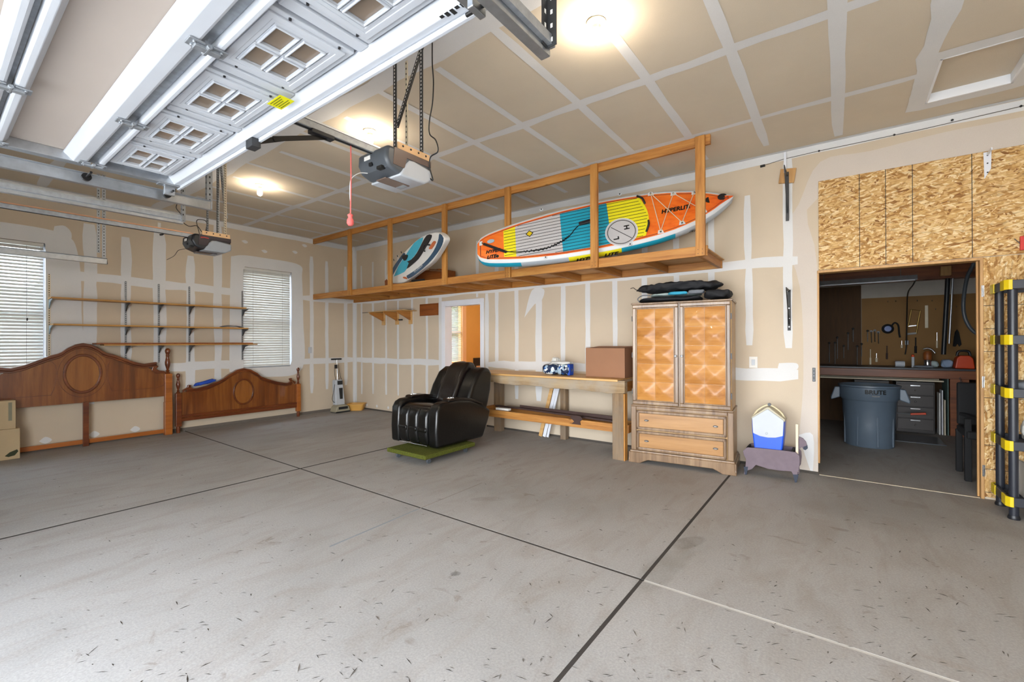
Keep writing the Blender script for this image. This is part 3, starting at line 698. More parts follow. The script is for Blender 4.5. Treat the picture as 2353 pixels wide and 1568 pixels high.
# ================================================================== open overhead door
DX0, DX1, DZ = 4.83, 7.53, 2.44
gd = thing('overhead_door', 'white steel overhead garage door standing open under the ceiling', 'garage door', ((DX0+DX1)/2, -5.6, DZ))
def section(y0, y1, panel, r0, r1, skin_z=.048):
    """one door section lying flat: skin on top, folded rails along both long edges and end stiles hanging below"""
    s = MB().box(DX0, DX1, y0, y1, DZ+skin_z, DZ+skin_z+.006).build('door_section', panel, gd)
    for ya, yb in ((y0, y0+r0), (y1-r1, y1)):
        pr = [(ya, DZ+.045), (ya, DZ), (ya+.01, DZ-.004), (yb-min(.04, (yb-ya)*.45), DZ-.004), (yb, DZ+.035), (yb, DZ+.045)] if ya == y0 else [(yb, DZ+.045), (yb, DZ), (yb-.01, DZ-.004), (ya+min(.04, (yb-ya)*.45), DZ-.004), (ya, DZ+.035), (ya, DZ+.045)]
        MB().prism(pr, lambda u, v, d: V((d, u, v)), DX0+.002, DX1-.002).build('section_rail', 'doorwhite', s, bevel=.003)
    for xa, xb in ((DX0, DX0+.06), (DX1-.06, DX1)):
        MB().box(xa, xb, y0+.01, y1-.01, DZ-.006, DZ+.047).build('end_stile', 'galv', s, bevel=.002)
    return s
SEC = [(-4.995, -4.585, .042, .062), (-5.392, -5.040, .052, .095), (-5.79, -5.412, .09, .05), (-6.19, -5.81, .05, .09)]
secs = [section(q[0], q[1], 'doorwhite' if k == 0 else 'doorbeige', q[2], q[3]) for k, q in enumerate(SEC)]
for k in range(3): MB().box(DX0+.01, DX1-.01, SEC[k+1][1]+.002, SEC[k][0]-.002, DZ+.026, DZ+.036).build('joint_cover', 'galv_d', gd)
# windows of the top section
pw, ph = .378, .262; wy = -4.817
def raised(m, x0, x1, y0, y1, zt, zb, b, mi=0):
    vs = [(x0, y0, zt), (x1, y0, zt), (x1, y1, zt), (x0, y1, zt), (x0+b, y0+b, zb), (x1-b, y0+b, zb), (x1-b, y1-b, zb), (x0+b, y1-b, zb)]
    return m.add(vs, [(0, 1, 5, 4), (1, 2, 6, 5), (2, 3, 7, 6), (3, 0, 4, 7), (4, 5, 6, 7), (0, 3, 2, 1)], mi)
for k in range(5):
    xc = 5.163+.524*k
    fr = MB()
    rect = lambda hx, hy: [(xc-hx, wy-hy), (xc+hx, wy-hy), (xc+hx, wy+hy), (xc-hx, wy+hy)]
    f3 = lambda u, v, d: V((u, v, d))
    fr.ring(rect(pw/2+.03, ph/2+.028), rect(pw/2-.02, ph/2-.02), f3, DZ+.026, DZ+.047)
    fr.ring(rect(pw/2+.008, ph/2+.006), rect(pw/2-.02, ph/2-.02), f3, DZ+.018, DZ+.028)
    fr.ring(rect(pw/2-.008, ph/2-.009), rect(pw/2-.036, ph/2-.034), f3, DZ+.020, DZ+.026)
    fo = fr.build('window_frame', 'doorwhite', gd, bevel=.004)
    inx, iny = pw/2-.036, ph/2-.034
    for sx_ in (-1, 1):
        for sy_ in (-1, 1):
            cx_, cy_ = xc+sx_*inx/2, wy+sy_*iny/2
            h1, h2 = inx/2-.001, iny/2-.001
            q = lambda hx, hy: [(cx_-hx, cy_-hy), (cx_+hx, cy_-hy), (cx_+hx, cy_+hy), (cx_-hx, cy_+hy)]
            mm = MB().ring(q(h1, h2), q(h1-.013, h2-.011), f3, DZ+.022, DZ+.045); mm.ring(q(h1-.006, h2-.005), q(h1-.014, h2-.012), f3, DZ+.015, DZ+.024); mm.build('grille_bar', 'doorwhite', fo, bevel=.003)
            MB().box(cx_-h1+.014, cx_+h1-.014, cy_-h2+.012, cy_+h2-.012, DZ+.030, DZ+.036).build('pane', 'winglass', fo)
    for sx_ in (-1, 1):
        MB().cyl((xc+sx_*(pw/2+.018), wy-ph*.28, DZ+.020), (xc+sx_*(pw/2+.018), wy-ph*.28, DZ+.027), .005, 8).build('screw', 'darkmetal', fo)
        MB().cyl((xc+sx_*(pw/2+.018), wy+ph*.4, DZ+.020), (xc+sx_*(pw/2+.018), wy+ph*.4, DZ+.027), .005, 8).build('screw', 'darkmetal', fo)
    if k < 4: MB().box(xc+.235, xc+.289, SEC[0][0]+.05, SEC[0][1]-.06, DZ+.028, DZ+.046).build('centre_stile', 'doorwhite', gd, bevel=.006)
MB().box(DX0, DX1, SEC[0][1]-.002, SEC[0][1]+.012, DZ-.02, DZ+.05).build('top_strut', 'doorwhite', gd, bevel=.002)
# hinges and rollers
def hinge(x, y):
    m = MB().box(x-.026, x+.026, y-.06, y-.012, DZ-.012, DZ-.006).box(x-.026, x+.026, y+.012, y+.06, DZ-.012, DZ-.006)
    m.cyl((x-.03, y, DZ-.016), (x+.03, y, DZ-.016), .009, 10); m.box(x-.015, x+.015, y-.04, y+.04, DZ-.024, DZ-.012)
    for s_ in (-1, 1):
        for t_ in (-1, 1): m.cyl((x+.014*s_, y+.042*t_, DZ-.018), (x+.014*s_, y+.042*t_, DZ-.010), .006, 6)
    m.build('hinge', 'galv_d', gd, bevel=.002)
for x in (4.92, 5.713, 6.615, 7.44):
    for y in (-5.018, -5.402, -5.80): hinge(x, y)
TXL, TXR, TZ = 4.755, 7.605, 2.385
for x, s_ in ((DX0, -1), (DX1, 1)):
    tx = TXL if s_ < 0 else TXR
    for y in (-4.62, -5.018, -5.402, -5.80):
        m = MB().cyl((x-s_*.05, y, TZ+.012), (tx, y, TZ+.012), .0065, 8); m.cyl((tx-.012, y, TZ+.012), (tx+.012, y, TZ+.012), .023, 14)
        m.build('roller', ['blackmetal'], gd, smooth=40)
    m = MB().box(x-s_*.03-.03, x-s_*.03+.03, -4.70, -4.58, DZ-.014, DZ-.006).box(x-.012, x+.012, -4.66, -4.60, TZ-.01, DZ+.0)
    m.build('top_roller_bracket', 'galv', gd, bevel=.003)
# stickers
c = P(645, 235, 'z', DZ-.005)
st = MB().obox((c.x, c.y, DZ-.0062), (.115, .062, .001), rotm('Z', 0)).build('warning_sticker', 'sticker_y', gd)
m = MB()
for k in range(5): m.box(c.x-.045+.004*(k % 2), c.x+.045-.012*(k % 3), c.y-.024+.011*k, c.y-.020+.011*k, DZ-.0074, DZ-.0067)
m.build('sticker_print', plain('olive_ink', '6d6a05', .6), gd)
m = MB(); c = P(1068, 12, 'z', DZ-.006)
for k in range(9): m.box(c.x-.10+.022*k, c.x-.085+.022*k, SEC[0][1]-.045, SEC[0][1]-.045+.012+.006*(k % 3), DZ-.0048, DZ-.0042)
m.build('stencil_print', 'ink', gd)
# ================================================================== tracks
def track(x, side, y0, y1, zc, label, hang=()):
    """C-channel along y; side = +1 if the channel opens to +x"""
    o = thing('door_track', label, 'door track', (x, y1, zc-.03))
    s = side; t = .003; d = .03; hgt = .036
    pr = [(-s*d/2, -hgt), (s*d/2+s*.006, -hgt), (s*d/2+s*.006, -hgt+.004), (-s*d/2+s*t, -hgt+t+.001), (-s*d/2+s*t, hgt-t), (s*d/2, hgt-t), (s*d/2, hgt), (-s*d/2, hgt)]
    MB().prism(pr, lambda u, v, w_: V((x+u, w_, zc+v)), y0, y1).build('channel', 'galv', o, bevel=.0015, seg=1)
    MB().box(x-s*.034, x-s*.016, y0, y1, zc-.012, zc+.020).build('stiffening_angle', 'galv_d', o)
    return o
def angle_iron(name, a, b, wd, parent, mat='galv_d', n=0, holes='ink', nx=(1, 0, 0), ny=(0, 1, 0)):
    a, b = V(a), V(b); d = (b-a); L = d.length; d.normalize(); X, Y = V(nx), V(ny)
    t = .003; pr = [(0, 0), (wd, 0), (wd, t), (t, t), (t, wd), (0, wd)]
    o = MB().prism(pr, lambda u, v, w_: a + d*w_ + X*u + Y*v, 0, L).build(name, mat, parent)
    if n:
        m = MB()
        for k in range(n):
            c_ = a + d*(L*(k+.5)/n)
            for (P1, Nn) in ((X, -Y), (Y, -X)):
                cc = c_ + P1*(wd*.5); e = .0008; Rm = Matrix((d, P1, Nn)).transposed()
                m.obox(cc+Nn*e*.6, (.014, .008, e), Rm); m.obox(cc-Nn*(t+e*.6), (.014, .008, e), Rm)
        tag(m.build('slot_holes', holes, o), kind='stuff')
    return o
YE = -4.36
t1 = track(TXL, 1, -6.6, YE, TZ, 'galvanised overhead door track on the side toward the window wall, carrying the open white door')
t2 = track(TXR, -1, -6.6, YE, TZ, 'galvanised overhead door track ending in a dark perforated hanger near a ceiling bulb')
angle_iron('hanger', (TXL-.016, YE-.02, TZ-.02), (TXL-.016, YE-.02, CEIL), .034, t1, n=26, nx=(-1, 0, 0), ny=(0, 1, 0))
angle_iron('hanger_brace', (TXL-.03, YE-.03, TZ+.30), (TXL-.03, YE-.30, CEIL), .03, t1, n=14, nx=(-1, 0, 0), ny=(0, -1, 0))
angle_iron('hanger', (TXR+.016, YE-.02, TZ-.02), (TXR+.016, YE-.02, CEIL), .036, t2, 'darkmetal', n=24, holes='paperwhite', nx=(1, 0, 0), ny=(0, -1, 0))
angle_iron('hanger_brace', (TXR+.02, YE-.03, TZ+.2), (TXR+.02, YE-.42, CEIL), .036, t2, 'darkmetal', n=18, holes='paperwhite', nx=(1, 0, 0), ny=(0, -1, 0))
m = MB().tube([(TXR+.03, YE-.02, TZ+.15), (TXR+.03, YE-.04, TZ+.35), (TXR+.02, YE-.12, TZ+.7), (TXR+.02, YE-.2, CEIL-.02)], [.014, .03, .034, .03], 10); m.build('bundled_strap', 'darkmetal', t2, smooth=50)
# tracks of the closed second door
T2R, T2L, TZ2 = 4.12, 1.21, 2.395
t3 = track(T2R, -1, -6.6, YE+.02, TZ2, 'empty galvanised door track hanging right below the open white door, above the black opener')
t4 = track(T2L, 1, -6.6, -4.24, TZ2, 'empty galvanised door track crossing in front of the near window')
angle_iron('hanger', (T2R+.016, YE, TZ2-.02), (T2R+.016, YE, CEIL), .032, t3, n=28, nx=(1, 0, 0), ny=(0, 1, 0))
angle_iron('hanger', (T2L-.016, -4.25, TZ2-.02), (T2L-.016, -4.25, CEIL), .036, t4, n=30, nx=(-1, 0, 0), ny=(0, -1, 0))
angle_iron('hanger_strip', (T2L-.03, -4.30, TZ2+.1), (T2L-.03, -4.30, CEIL), .03, t4, 'galv_d', n=26, nx=(-1, 0, 0), ny=(0, -1, 0))
# ================================================================== openers
def opener(cx_, yb, z0, pal, label, group, brand=False):
    """motor head; rail runs to -y. yb = back face y"""
    L_, wd, hg_ = .37, .30, .165
    o = thing('garage_door_opener', label, 'door opener', (cx_, yb, z0), group=group)
    # body: rounded box profile in y-z swept along x, bulging front
    def prof(y_):
        return y_
    yf = yb-L_
    side = [(yf+.02, z0+.165), (yf, z0+.14), (yf-.004, z0+.08), (yf+.025, z0+.03), (yf+.09, z0+.006), (yb-.12, z0+.002), (yb, z0+.03), (yb, z0+.165)]
    MB().prism(side, lambda u, v, d: V((cx_+d, u, v)), -wd/2, wd/2).build('housing', pal[0], o, bevel=.022, seg=4, smooth=35)
    # light lens wraps the right side and the rear half of the bottom
    lens = [(yb-.215, z0+.085), (yb-.19, z0+.112), (yb-.15, z0+.118), (yb+.003, z0+.100), (yb+.003, z0+.03), (yb-.06, z0-.006), (yb-.27, z0-.006), (yb-.25, z0+.03)]
    MB().prism(lens, lambda u, v, d: V((cx_+d, u, v)), -wd/2-.006, wd/2+.007).build('light_lens', pal[1], o, bevel=.012, seg=3, smooth=35)
    MB().box(cx_-.05, cx_+.05, yb-.30, yb-.10, z0-.012, z0-.004).build('control_panel', pal[2], o, bevel=.003)
    MB().box(cx_-.04, cx_+.04, yb-.145, yb-.11, z0-.014, z0-.010).build('panel_window', 'greyplastic', o)
    MB().box(cx_-.07, cx_-.01, yf-.006, yf+.002, z0+.10, z0+.125).build('label_sticker', 'paperwhite', o)
    MB().box(cx_-.02, cx_+.01, yf-.008, yf+.004, z0+.055, z0+.075).build('socket', 'black', o)
    MB().box(cx_+.05, cx_+.10, yf+.0, yf+.03, z0+.022, z0+.04).build('terminal_block', 'ink', o)
    # plastic side cover on +x
    sc = [(yf+.06, z0+.160), (yf+.05, z0+.05), (yf+.14, z0+.045), (yb-.21, z0+.118), (yb-.002, z0+.118), (yb-.002, z0+.160)]
    MB().prism(sc, lambda u, v, d: V((cx_+d, u, v)), wd/2-.001, wd/2+.004).build('side_panel', pal[2], o, bevel=.002)
    # wooden-looking mounting angles on top
    for s_ in (-1, 1):
        y0_, y1_ = yb-.28, yb-.01
        br = MB().box(cx_+s_*(wd/2-.01), cx_+s_*(wd/2+.0), y0_, y1_, z0+.15, z0+.205).build('mounting_plate', plain('tan_zinc_plate', 'd7b084', .5, .2), o, bevel=.002)
        for k in range(4): MB().cyl((cx_+s_*(wd/2-.012), y0_+.04+.065*k, z0+.187), (cx_+s_*(wd/2+.002), y0_+.04+.065*k, z0+.187), .007, 8).build('bolt_hole', 'ink', br)
    # rail
    MB().box(cx_-.022, cx_+.022, -6.8, yf+.05, z0+.135, z0+.175).build('rail', pal[3], o, bevel=.003)
    MB().box(cx_-.024, cx_+.024, -6.8, yf+.05, z0+.175, z0+.186).build('rail_top', pal[4], o)
    MB().box(cx_-.010, cx_+.010, -6.8, yf+.04, z0+.1335, z0+.135).build('rail_groove', 'ink', o)
    return o, yf
OPY = -3.52
op1, yf1 = opener(5.99, OPY, 2.47, ('dgrey', 'whiteplastic', plain('brown_sheen_panel', '6b5a52', .25), 'galv_d', 'galv'), 'grey and white garage door opener with a red release cord, hung from perforated straps', 'garage door openers')
op2, yf2 = opener(2.75, OPY, 2.40, ('black', 'greyplastic', plain('purple_black_panel', '2a2028', .25), 'galv_d', plain('copper_rail', 'b98d70', .4, .6)), 'black and grey garage door opener with an empty rail beside the window wall', 'garage door openers')
m = MB()
for k in range(7): m.box(2.75+.1515+.003, 2.75+.1515+.0045, yf2+.075+.011*k, yf2+.083+.011*k, 2.40+.128-.003*abs(k-3)*.5, 2.40+.138-.003*abs(k-3)*.5)
m.build('brand_mark', 'red', op2)
# release arm, trolley, cord on opener 1
z1_ = 2.47+.135
MB().beam((5.99, -4.20, z1_-.012), (5.99, -4.50, z1_-.13), .026, .005, up=(1, 0, 0)).build('door_arm', 'blackmetal', op1)
MB().beam((5.985, -4.45, z1_-.11), (5.985, -4.585, DZ-.01), .026, .005, up=(1, 0, 0)).build('door_arm', 'blackmetal', op1)
MB().box(5.965, 6.015, -4.30, -4.16, z1_-.022, z1_+.002).build('trolley', 'black', op1, bevel=.004)
MB().box(5.95, 6.02, -4.62, -4.575, DZ-.05, DZ-.005).build('door_bracket', 'darkmetal', op1, bevel=.003)
cq = P(806, 330, 'x', 5.99)
m = MB().tube([(5.99, cq.y, z1_-.005), (5.992, cq.y, 2.4), (5.988, cq.y-.003, P(800, 508, 'x', 5.99).z)], .004, 6); m.build('release_cord', 'pink', op1, smooth=60)
zk = P(800, 512, 'x', 5.99).z
MB().lathe([(.006, .06), (.018, .05), (.012, .035), (.02, .02), (.022, 0), (.012, -.015)], 10, (5.988, cq.y-.003, zk)).build('cord_knot', 'pink', op1, smooth=60)
MB().tube(arc_smooth([(5.92, yf1+.02, 2.50), (5.90, yf1-.03, 2.49), (5.89, yf1-.08, 2.44), (5.89, yf1-.09, 2.37), (5.885, yf1-.085, 2.30)], 5), .003, 6).build('antenna_wire', 'whitecord', op1, smooth=60)
MB().tube(arc_smooth([(2.62, yf2+.02, 2.43), (2.58, yf2-.03, 2.41), (2.55, yf2-.06, 2.35), (2.53, yf2-.12, 2.30)], 5), .0025, 6).build('antenna_wire', 'cord', op2, smooth=60)
# straps of the openers
ca = thing('hanger_frame', 'perforated steel frame bolted to the ceiling holding the grey and white opener', 'hanger', (6.0, -3.61, CEIL))
angle_iron('ceiling_angle', (5.40, -3.615, CEIL-.002), (6.70, -3.615, CEIL-.002), .034, ca, 'darkmetal', 40, 'paperwhite', nx=(0, 1, 0), ny=(0, 0, -1))
zt = 2.47+.207
angle_iron('strap', (5.86, -3.615, zt), (5.86, -3.615, CEIL-.02), .03, ca, 'darkmetal', 30, 'paperwhite', nx=(1, 0, 0), ny=(0, 1, 0))
angle_iron('strap', (6.135, -3.615, zt), (6.135, -3.615, CEIL-.02), .03, ca, 'darkmetal', 30, 'paperwhite', nx=(1, 0, 0), ny=(0, 1, 0))
angle_iron('diagonal_brace', (5.86, -3.60, zt+.25), (6.14, -3.60, CEIL-.03), .03, ca, 'darkmetal', 24, 'paperwhite', nx=(1, 0, 0), ny=(0, 1, 0))
angle_iron('strap', (5.85, -3.50, zt), (5.85, -3.50, CEIL-.005), .024, ca, 'cornerbead', 20, 'ink', nx=(1, 0, 0), ny=(0, 1, 0))
pc = single('power_cord', MB().tube(arc_smooth([(6.20, -3.56, CEIL-.001), (6.20, -3.56, CEIL-.18), (6.20, -3.55, CEIL-.30), (6.19, -3.55, CEIL-.44), (6.16, -3.55, CEIL-.55), (6.16, -3.55, CEIL-.64), (6.22, -3.55, CEIL-.70), (6.24, -3.55, CEIL-.78), (6.17, -3.55, CEIL-.80), (6.15, -3.54, CEIL-.86), (6.17, -3.53, CEIL-.95), (6.14, -3.53, CEIL-.93)], 6), .0045, 6), 'cord', 'black power cord looping down beside the straps of the grey and white opener', 'cord', smooth=60)
cb = thing('hanger_frame', 'perforated steel straps hanging the black opener from the ceiling', 'hanger', (2.75, -3.55, CEIL))
for x in (2.66, 2.86):
    angle_iron('strap', (x, -3.58, 2.40+.207), (x, -3.58, CEIL-.002), .03, cb, 'galv_d' if x < 2.7 else 'cornerbead', 30, 'ink', nx=(1, 0, 0), ny=(0, 1, 0))
angle_iron('strap', (2.60, -3.66, 2.40+.207), (2.60, -3.66, CEIL-.002), .022, cb, 'galv_d', 30, 'ink', nx=(1, 0, 0), ny=(0, 1, 0))
angle_iron('diagonal_brace', (2.84, -3.56, 2.80), (2.68, -3.56, CEIL-.002), .03, cb, 'galv_d', 20, 'ink', nx=(1, 0, 0), ny=(0, 1, 0))
lp = [P(x_, y_, 'y', -3.62) for x_, y_ in ((404, 428), (403, 440), (408, 462), (405, 478), (415, 492), (418, 508), (434, 520), (452, 519), (462, 531), (466, 536), (460, 540), (456, 528), (452, 508), (462, 505), (475, 512), (470, 545), (466, 555))]
lp[0] = V((lp[0].x, lp[0].y, CEIL-.001))
single('power_cord', MB().tube(arc_smooth(lp, 5), .0045, 6), 'cord', 'black power cord knotted in a loop above the black opener', 'cord', smooth=60)

fill_lamp = thing('ceiling_lamp', 'added unseen white globe lamp brightening the amber room beyond the white doorway', 'lamp', (3.3, 2.2, 2.6))  # out-of-view globe added to light the amber wall
MB().lathe([(.07, 0), (.07, -.03), (.04, -.04)], 20, (3.3, 2.2, 2.6)).build('lampholder', 'cream', fill_lamp, smooth=40); MB().sphere((3.3, 2.2, 2.45), .11, 18, 10).build('globe', emit('fill_globe', 'fff0d8', 22), fill_lamp, smooth=60)
# ================================================================== overhead storage shelf
sh = thing('overhead_storage_shelf', 'long pine storage shelf hung from ceiling posts above the bench and armoire', 'shelf', (3.65, -.95, 2.25))
YB0, YB1, YP = -.947, -.909, -.985
MB().box(.002, 7.33, YB0, YB1, 2.25, 2.352).build('front_beam', 'pine_x', sh, bevel=.003)
MB().box(.002, 7.36, YB0, YB1, 3.352, CEIL-.001).build('ceiling_rail', 'pine_x', sh, bevel=.003)
MB().box(.002, 7.28, -.04, -.002, 2.25, 2.34).build('wall_ledger', 'pine_x', sh, bevel=.003)
for x in (7.272, 6.115, 4.865, 3.69, 2.425, 1.285): MB().box(x-.045, x+.045, YP, YB0-.001, 2.245, 3.44).build('post', 'pine_z', sh, bevel=.003)
for x in (7.272, 6.115, 4.865, 3.69, 2.425, 1.285):
    for dx in (-.02, .02):
        for z in (2.27, 2.31): MB().cyl((x+dx, YP-.0012, z), (x+dx, YP+.002, z), .004, 6).build('nail_head', 'darkmetal', sh)
x = 7.27
while x > .1:
    MB().box(x-.038, x, YB1+.001, -.041, 2.25, 2.338).build('joist', 'pine_y', sh, bevel=.003); x -= .605
for x0, x1 in ((.01, 2.42), (2.425, 4.86), (4.865, 7.3)): MB().box(x0, x1, YB1+.002, -.003, 2.341, 2.353).build('deck_board', 'ply', sh)
# ================================================================== plane helper for traced flat outlines
class Plane:
    def __init__(s, O, U, N):
        s.O = V(O); s.U = V(U).normalized(); N = V(N); N = N - s.U*N.dot(s.U); s.N = N.normalized(); s.V = s.N.cross(s.U)
    def uv(s, px, py):
        d = _d + _r*((px-IW/2)/FPX) - _u*((py-IH/2)/FPX)
        t = (s.O-CAM).dot(s.N)/d.dot(s.N); p = CAM+d*t-s.O
        return (p.dot(s.U), p.dot(s.V))
    def __call__(s, u, v, d=0.0): return s.O + s.U*u + s.V*v + s.N*d
    def poly(s, pts, smooth=0):
        q = [s.uv(*p) for p in pts]
        if smooth: q = [(p.x, p.y) for p in arc_smooth([(a_, b_, 0) for a_, b_ in q]+[(q[0][0], q[0][1], 0)], smooth)[:-1]]
        return q
# ================================================================== stand-up paddle board
ta, no = P(1097, 573, 'y', -1.33), P(1683, 457, 'y', -.21)
Uv = (no-ta); BL = Uv.length; lean = math.radians(20)
hor = V((Uv.y, -Uv.x, 0)).normalized()               # horizontal, towards the room
SP = Plane(ta, Uv, hor*math.cos(lean) + V((0, 0, 1))*math.sin(lean))
bd = thing('paddle_board', 'big inflatable paddle board, orange deck with yellow, grey and teal pad, on storage shelf', 'paddle board', tuple(ta))
HW = [(0, .135), (.012, .19), (.04, .235), (.1, .275), (.2, .325), (.35, .365), (.5, .378), (.62, .37), (.72, .345), (.8, .305), (.87, .245), (.93, .165), (.97, .095), (.99, .045), (1, .012)]
def hw(t):
    for (a_, b_), (c_, d_) in zip(HW, HW[1:]):
        if t <= c_: return b_+(d_-b_)*(t-a_)/(c_-a_)
    return HW[-1][1]
ts = [0, .006, .015, .03, .05, .08, .12, .18, .185, .25, .32, .375, .38, .45, .52, .58, .585, .65, .72, .78, .785, .83, .87, .9, .93, .955, .975, .988, .996, 1]
TH = .145; m = MB(); ring_n = None; rings = []
for t in ts:
    h_ = hw(t); e = min(.06, h_*.6); pts = []
    th = TH*(1 if .02 < t < .97 else .86)
    z_off = .05*max(0, (t-.75)/.25)**2
    for k in range(9):                                # lower rail (v negative), deck side to bottom side
        a_ = math.pi/2 + math.pi*k/8
        pts.append((-h_+e+e*math.cos(a_), -th/2+th/2*math.sin(a_)+z_off))
    for k in range(9):
        a_ = -math.pi/2 + math.pi*k/8
        pts.append((h_-e+e*math.cos(a_), -th/2+th/2*math.sin(a_)+z_off))
    rings.append([SP(t*BL, a_, b_) for a_, b_ in pts]); ring_n = len(pts)
vs_ = [p for r_ in rings for p in r_]; m.add(vs_, [])
for i in range(len(ts)-1):
    tm = (ts[i]+ts[i+1])/2
    for k in range(ring_n):
        k2 = (k+1) % ring_n
        if k == 17: mi = 0                            # deck
        elif k == 8: mi = 2                           # bottom
        elif k in (0, 1, 7, 9, 15, 16): mi = 1 if k not in (1,) else 1
        else: mi = 3 if tm < .183 else 4 if tm < .378 else 5 if tm < .583 else 3 if tm < .783 else 4
        if k > 8 and k < 17 and mi in (3, 5): mi = 4
        m.f.append([i*ring_n+k, i*ring_n+k2, (i+1)*ring_n+k2, (i+1)*ring_n+k]); m.m.append(mi)
m.f.append(list(range(ring_n))); m.m.append(3); m.f.append([(len(ts)-1)*ring_n+k for k in range(ring_n)]); m.m.append(1)
m.build('board_body', ['sup_orange', 'sup_white', 'sup_white', 'sup_teal', 'sup_rail', 'sup_yellow'], bd, smooth=50)
def inset(t0, t1, ins, n=14): # outline strip of the deck between t0 and t1
    tt = [t0+(t1-t0)*k/n for k in range(n+1)]
    return [(t*BL, -hw(t)+ins) for t in tt], [(t*BL, hw(t)-ins) for t in tt][::-1]
# pin line round the deck
lo, up = inset(.012, .985, .075, 40); lo2, up2 = inset(.016, .980, .083, 40)
MB().ring(lo+up, lo2+up2, lambda u, v, d: SP(u, v, d+.05*max(0, (u/BL-.75)/.25)**2), .0002, .0016).build('pin_line', 'sup_red', bd)
def padpart(t0, t1, mat, round_end=False):
    l_, u_ = inset(t0, t1, .092, 10); poly = l_+u_
    if round_end:
        l_, u_ = inset(t0, t1-.02, .092, 10); vv = [v for _, v in l_][-1]
        poly = l_ + [((t1-.02)*BL + .09*math.cos(a_), vv*-math.sin(a_)*-1 if False else vv*math.cos(math.pi/2-a_)*-1*-1) for a_ in []] + [((t1-.02+.022*math.sin(math.pi*k/8))*BL, vv + (-2*vv)*k/8) for k in range(1, 8)] + u_
    MB().prism(poly, SP, .0, .006).build('traction_pad', mat, bd)
for t0, t1, mt, re in ((.118, .170, 'sup_yellow', 0), (.170, .362, 'sup_grey', 0), (.362, .552, 'sup_tealpad', 0), (.552, .70, 'sup_yellow', 1)): padpart(t0, t1, mt, re)
for k in range(-6, 7):
    v = .044*k
    t0 = next((t/200 for t in range(24, 150) if hw(t/200)-.095 > abs(v)), None); t1 = .70-.03*abs(k)/6
    if t0 is not None: MB().beam(SP(t0*BL, v, .0066), SP(t1*BL, v, .0066), .006, .0012, up=SP.N).build('pad_groove', 'ink', bd)
# round badge
cu, cv = SP.uv(1428, 534)
MB().prism(ell(cu, cv, .185, .185, 40), SP, .006, .0085).build('badge_disc', 'sup_grey', bd)
MB().ring(ell(cu, cv, .187, .187, 40), ell(cu, cv, .180, .180, 40), SP, .0085, .0092).build('badge_ring', 'sup_white', bd)
MB().ring(ell(cu, cv, .162, .162, 40), ell(cu, cv, .154, .154, 40), SP, .0085, .0094).build('badge_ring', 'ink', bd)
rt = lambda u0, v0, a_: (lambda u, v, d: SP(u0+u*math.cos(a_)-v*math.sin(a_), v0+u*math.sin(a_)+v*math.cos(a_), d))
p1, p2 = SP.uv(1404, 524), SP.uv(1452, 548)
MB().beam(SP(p1[0], p1[1], .0092), SP(p2[0], p2[1], .0092), .007, .001, up=SP.N).build('badge_slash', 'ink', bd)
MB().txt('H', rt(*SP.uv(1440, 524), math.pi/2), .085, .0094, bold=.004).build('badge_letter', 'ink', bd); MB().txt('L', rt(*SP.uv(1416, 549), math.pi/2), .085, .0094, bold=.004).build('badge_letter', 'ink', bd)
# lettering
q = SP.uv(1555, 481); MB().txt('HYPERLITE', lambda u, v, d: SP(q[0]+u+v*.25, q[1]+v, d+.006), .075, .0026, bold=.0035, sx=.93).build('deck_lettering', 'ink', bd)
q1 = SP.uv(1134, 577); MB().txt('HYPER', lambda u, v, d: SP(q1[0]+u+v*.25, q1[1]+v, d), .066, .0026, bold=.004).build('deck_lettering', 'ink', bd)
q2 = SP.uv(1130, 590); MB().txt('LITE', lambda u, v, d: SP(q2[0]+u+v*.25, q2[1]+v, d), .066, .0026, bold=.004).build('deck_lettering', 'ink', bd)
q3 = SP.uv(1143, 589); MB().prism(ell(q3[0], q3[1], .02, .02, 16), SP, .0, .0026).build('deck_emblem', 'ink', bd)
# rail lettering lies on the lower rail of the yellow section
def railfn(t):
    return lambda u, v, d: SP(t*BL+u+v*.3, -hw(t)+.004-.002, -TH/2+v) - SP.V*(.006)
for t_, s_ in ((.45, 'HYPER'), (.545, 'LITE')): MB().txt(s_, railfn(t_), .085, bold=.004).build('rail_lettering', 'ink', bd)
MB().txt('FIRE', railfn(.845), .06).build('rail_lettering', 'ink', bd)
# small fittings
def dring(px, py):
    a_, b_ = SP.uv(px, py); z_ = .05*max(0, (a_/BL-.75)/.25)**2
    o_ = MB().prism([(a_-.035, b_-.022), (a_+.035, b_-.022), (a_+.022, b_+.024), (a_-.022, b_+.024)], SP, z_, z_+.004).build('cord_anchor', 'sup_white', bd)
    MB().prism([(a_-.01, b_-.009), (a_+.01, b_-.009), (a_+.008, b_+.01), (a_-.008, b_+.01)], SP, z_+.004, z_+.012).build('anchor_ring', 'black', o_)
    return (a_, b_, z_+.012)
R_ = [dring(*q) for q in ((1495, 446), (1547, 446), (1595, 445), (1518, 533), (1567, 513), (1617, 488))]
for i, j in ((0, 4), (0, 3), (3, 1), (1, 5), (4, 2)):
    a_, b_ = R_[i], R_[j]; MB().cyl(SP(*a_), SP(*b_), .0045, 6).build('bungee_cord', 'cornerbead', bd, smooth=60)
for qq in ((1254, 592), (1448, 562), (1424, 447), (1244, 482)):
    a_, b_ = SP.uv(*qq); MB().prism(ell(a_, b_, .022, .016, 12), SP, -.006, .006).build('side_anchor', 'sup_white', bd); MB().prism(ell(a_, b_, .009, .008, 8), SP, .006, .012).build('anchor_ring', 'black', bd)
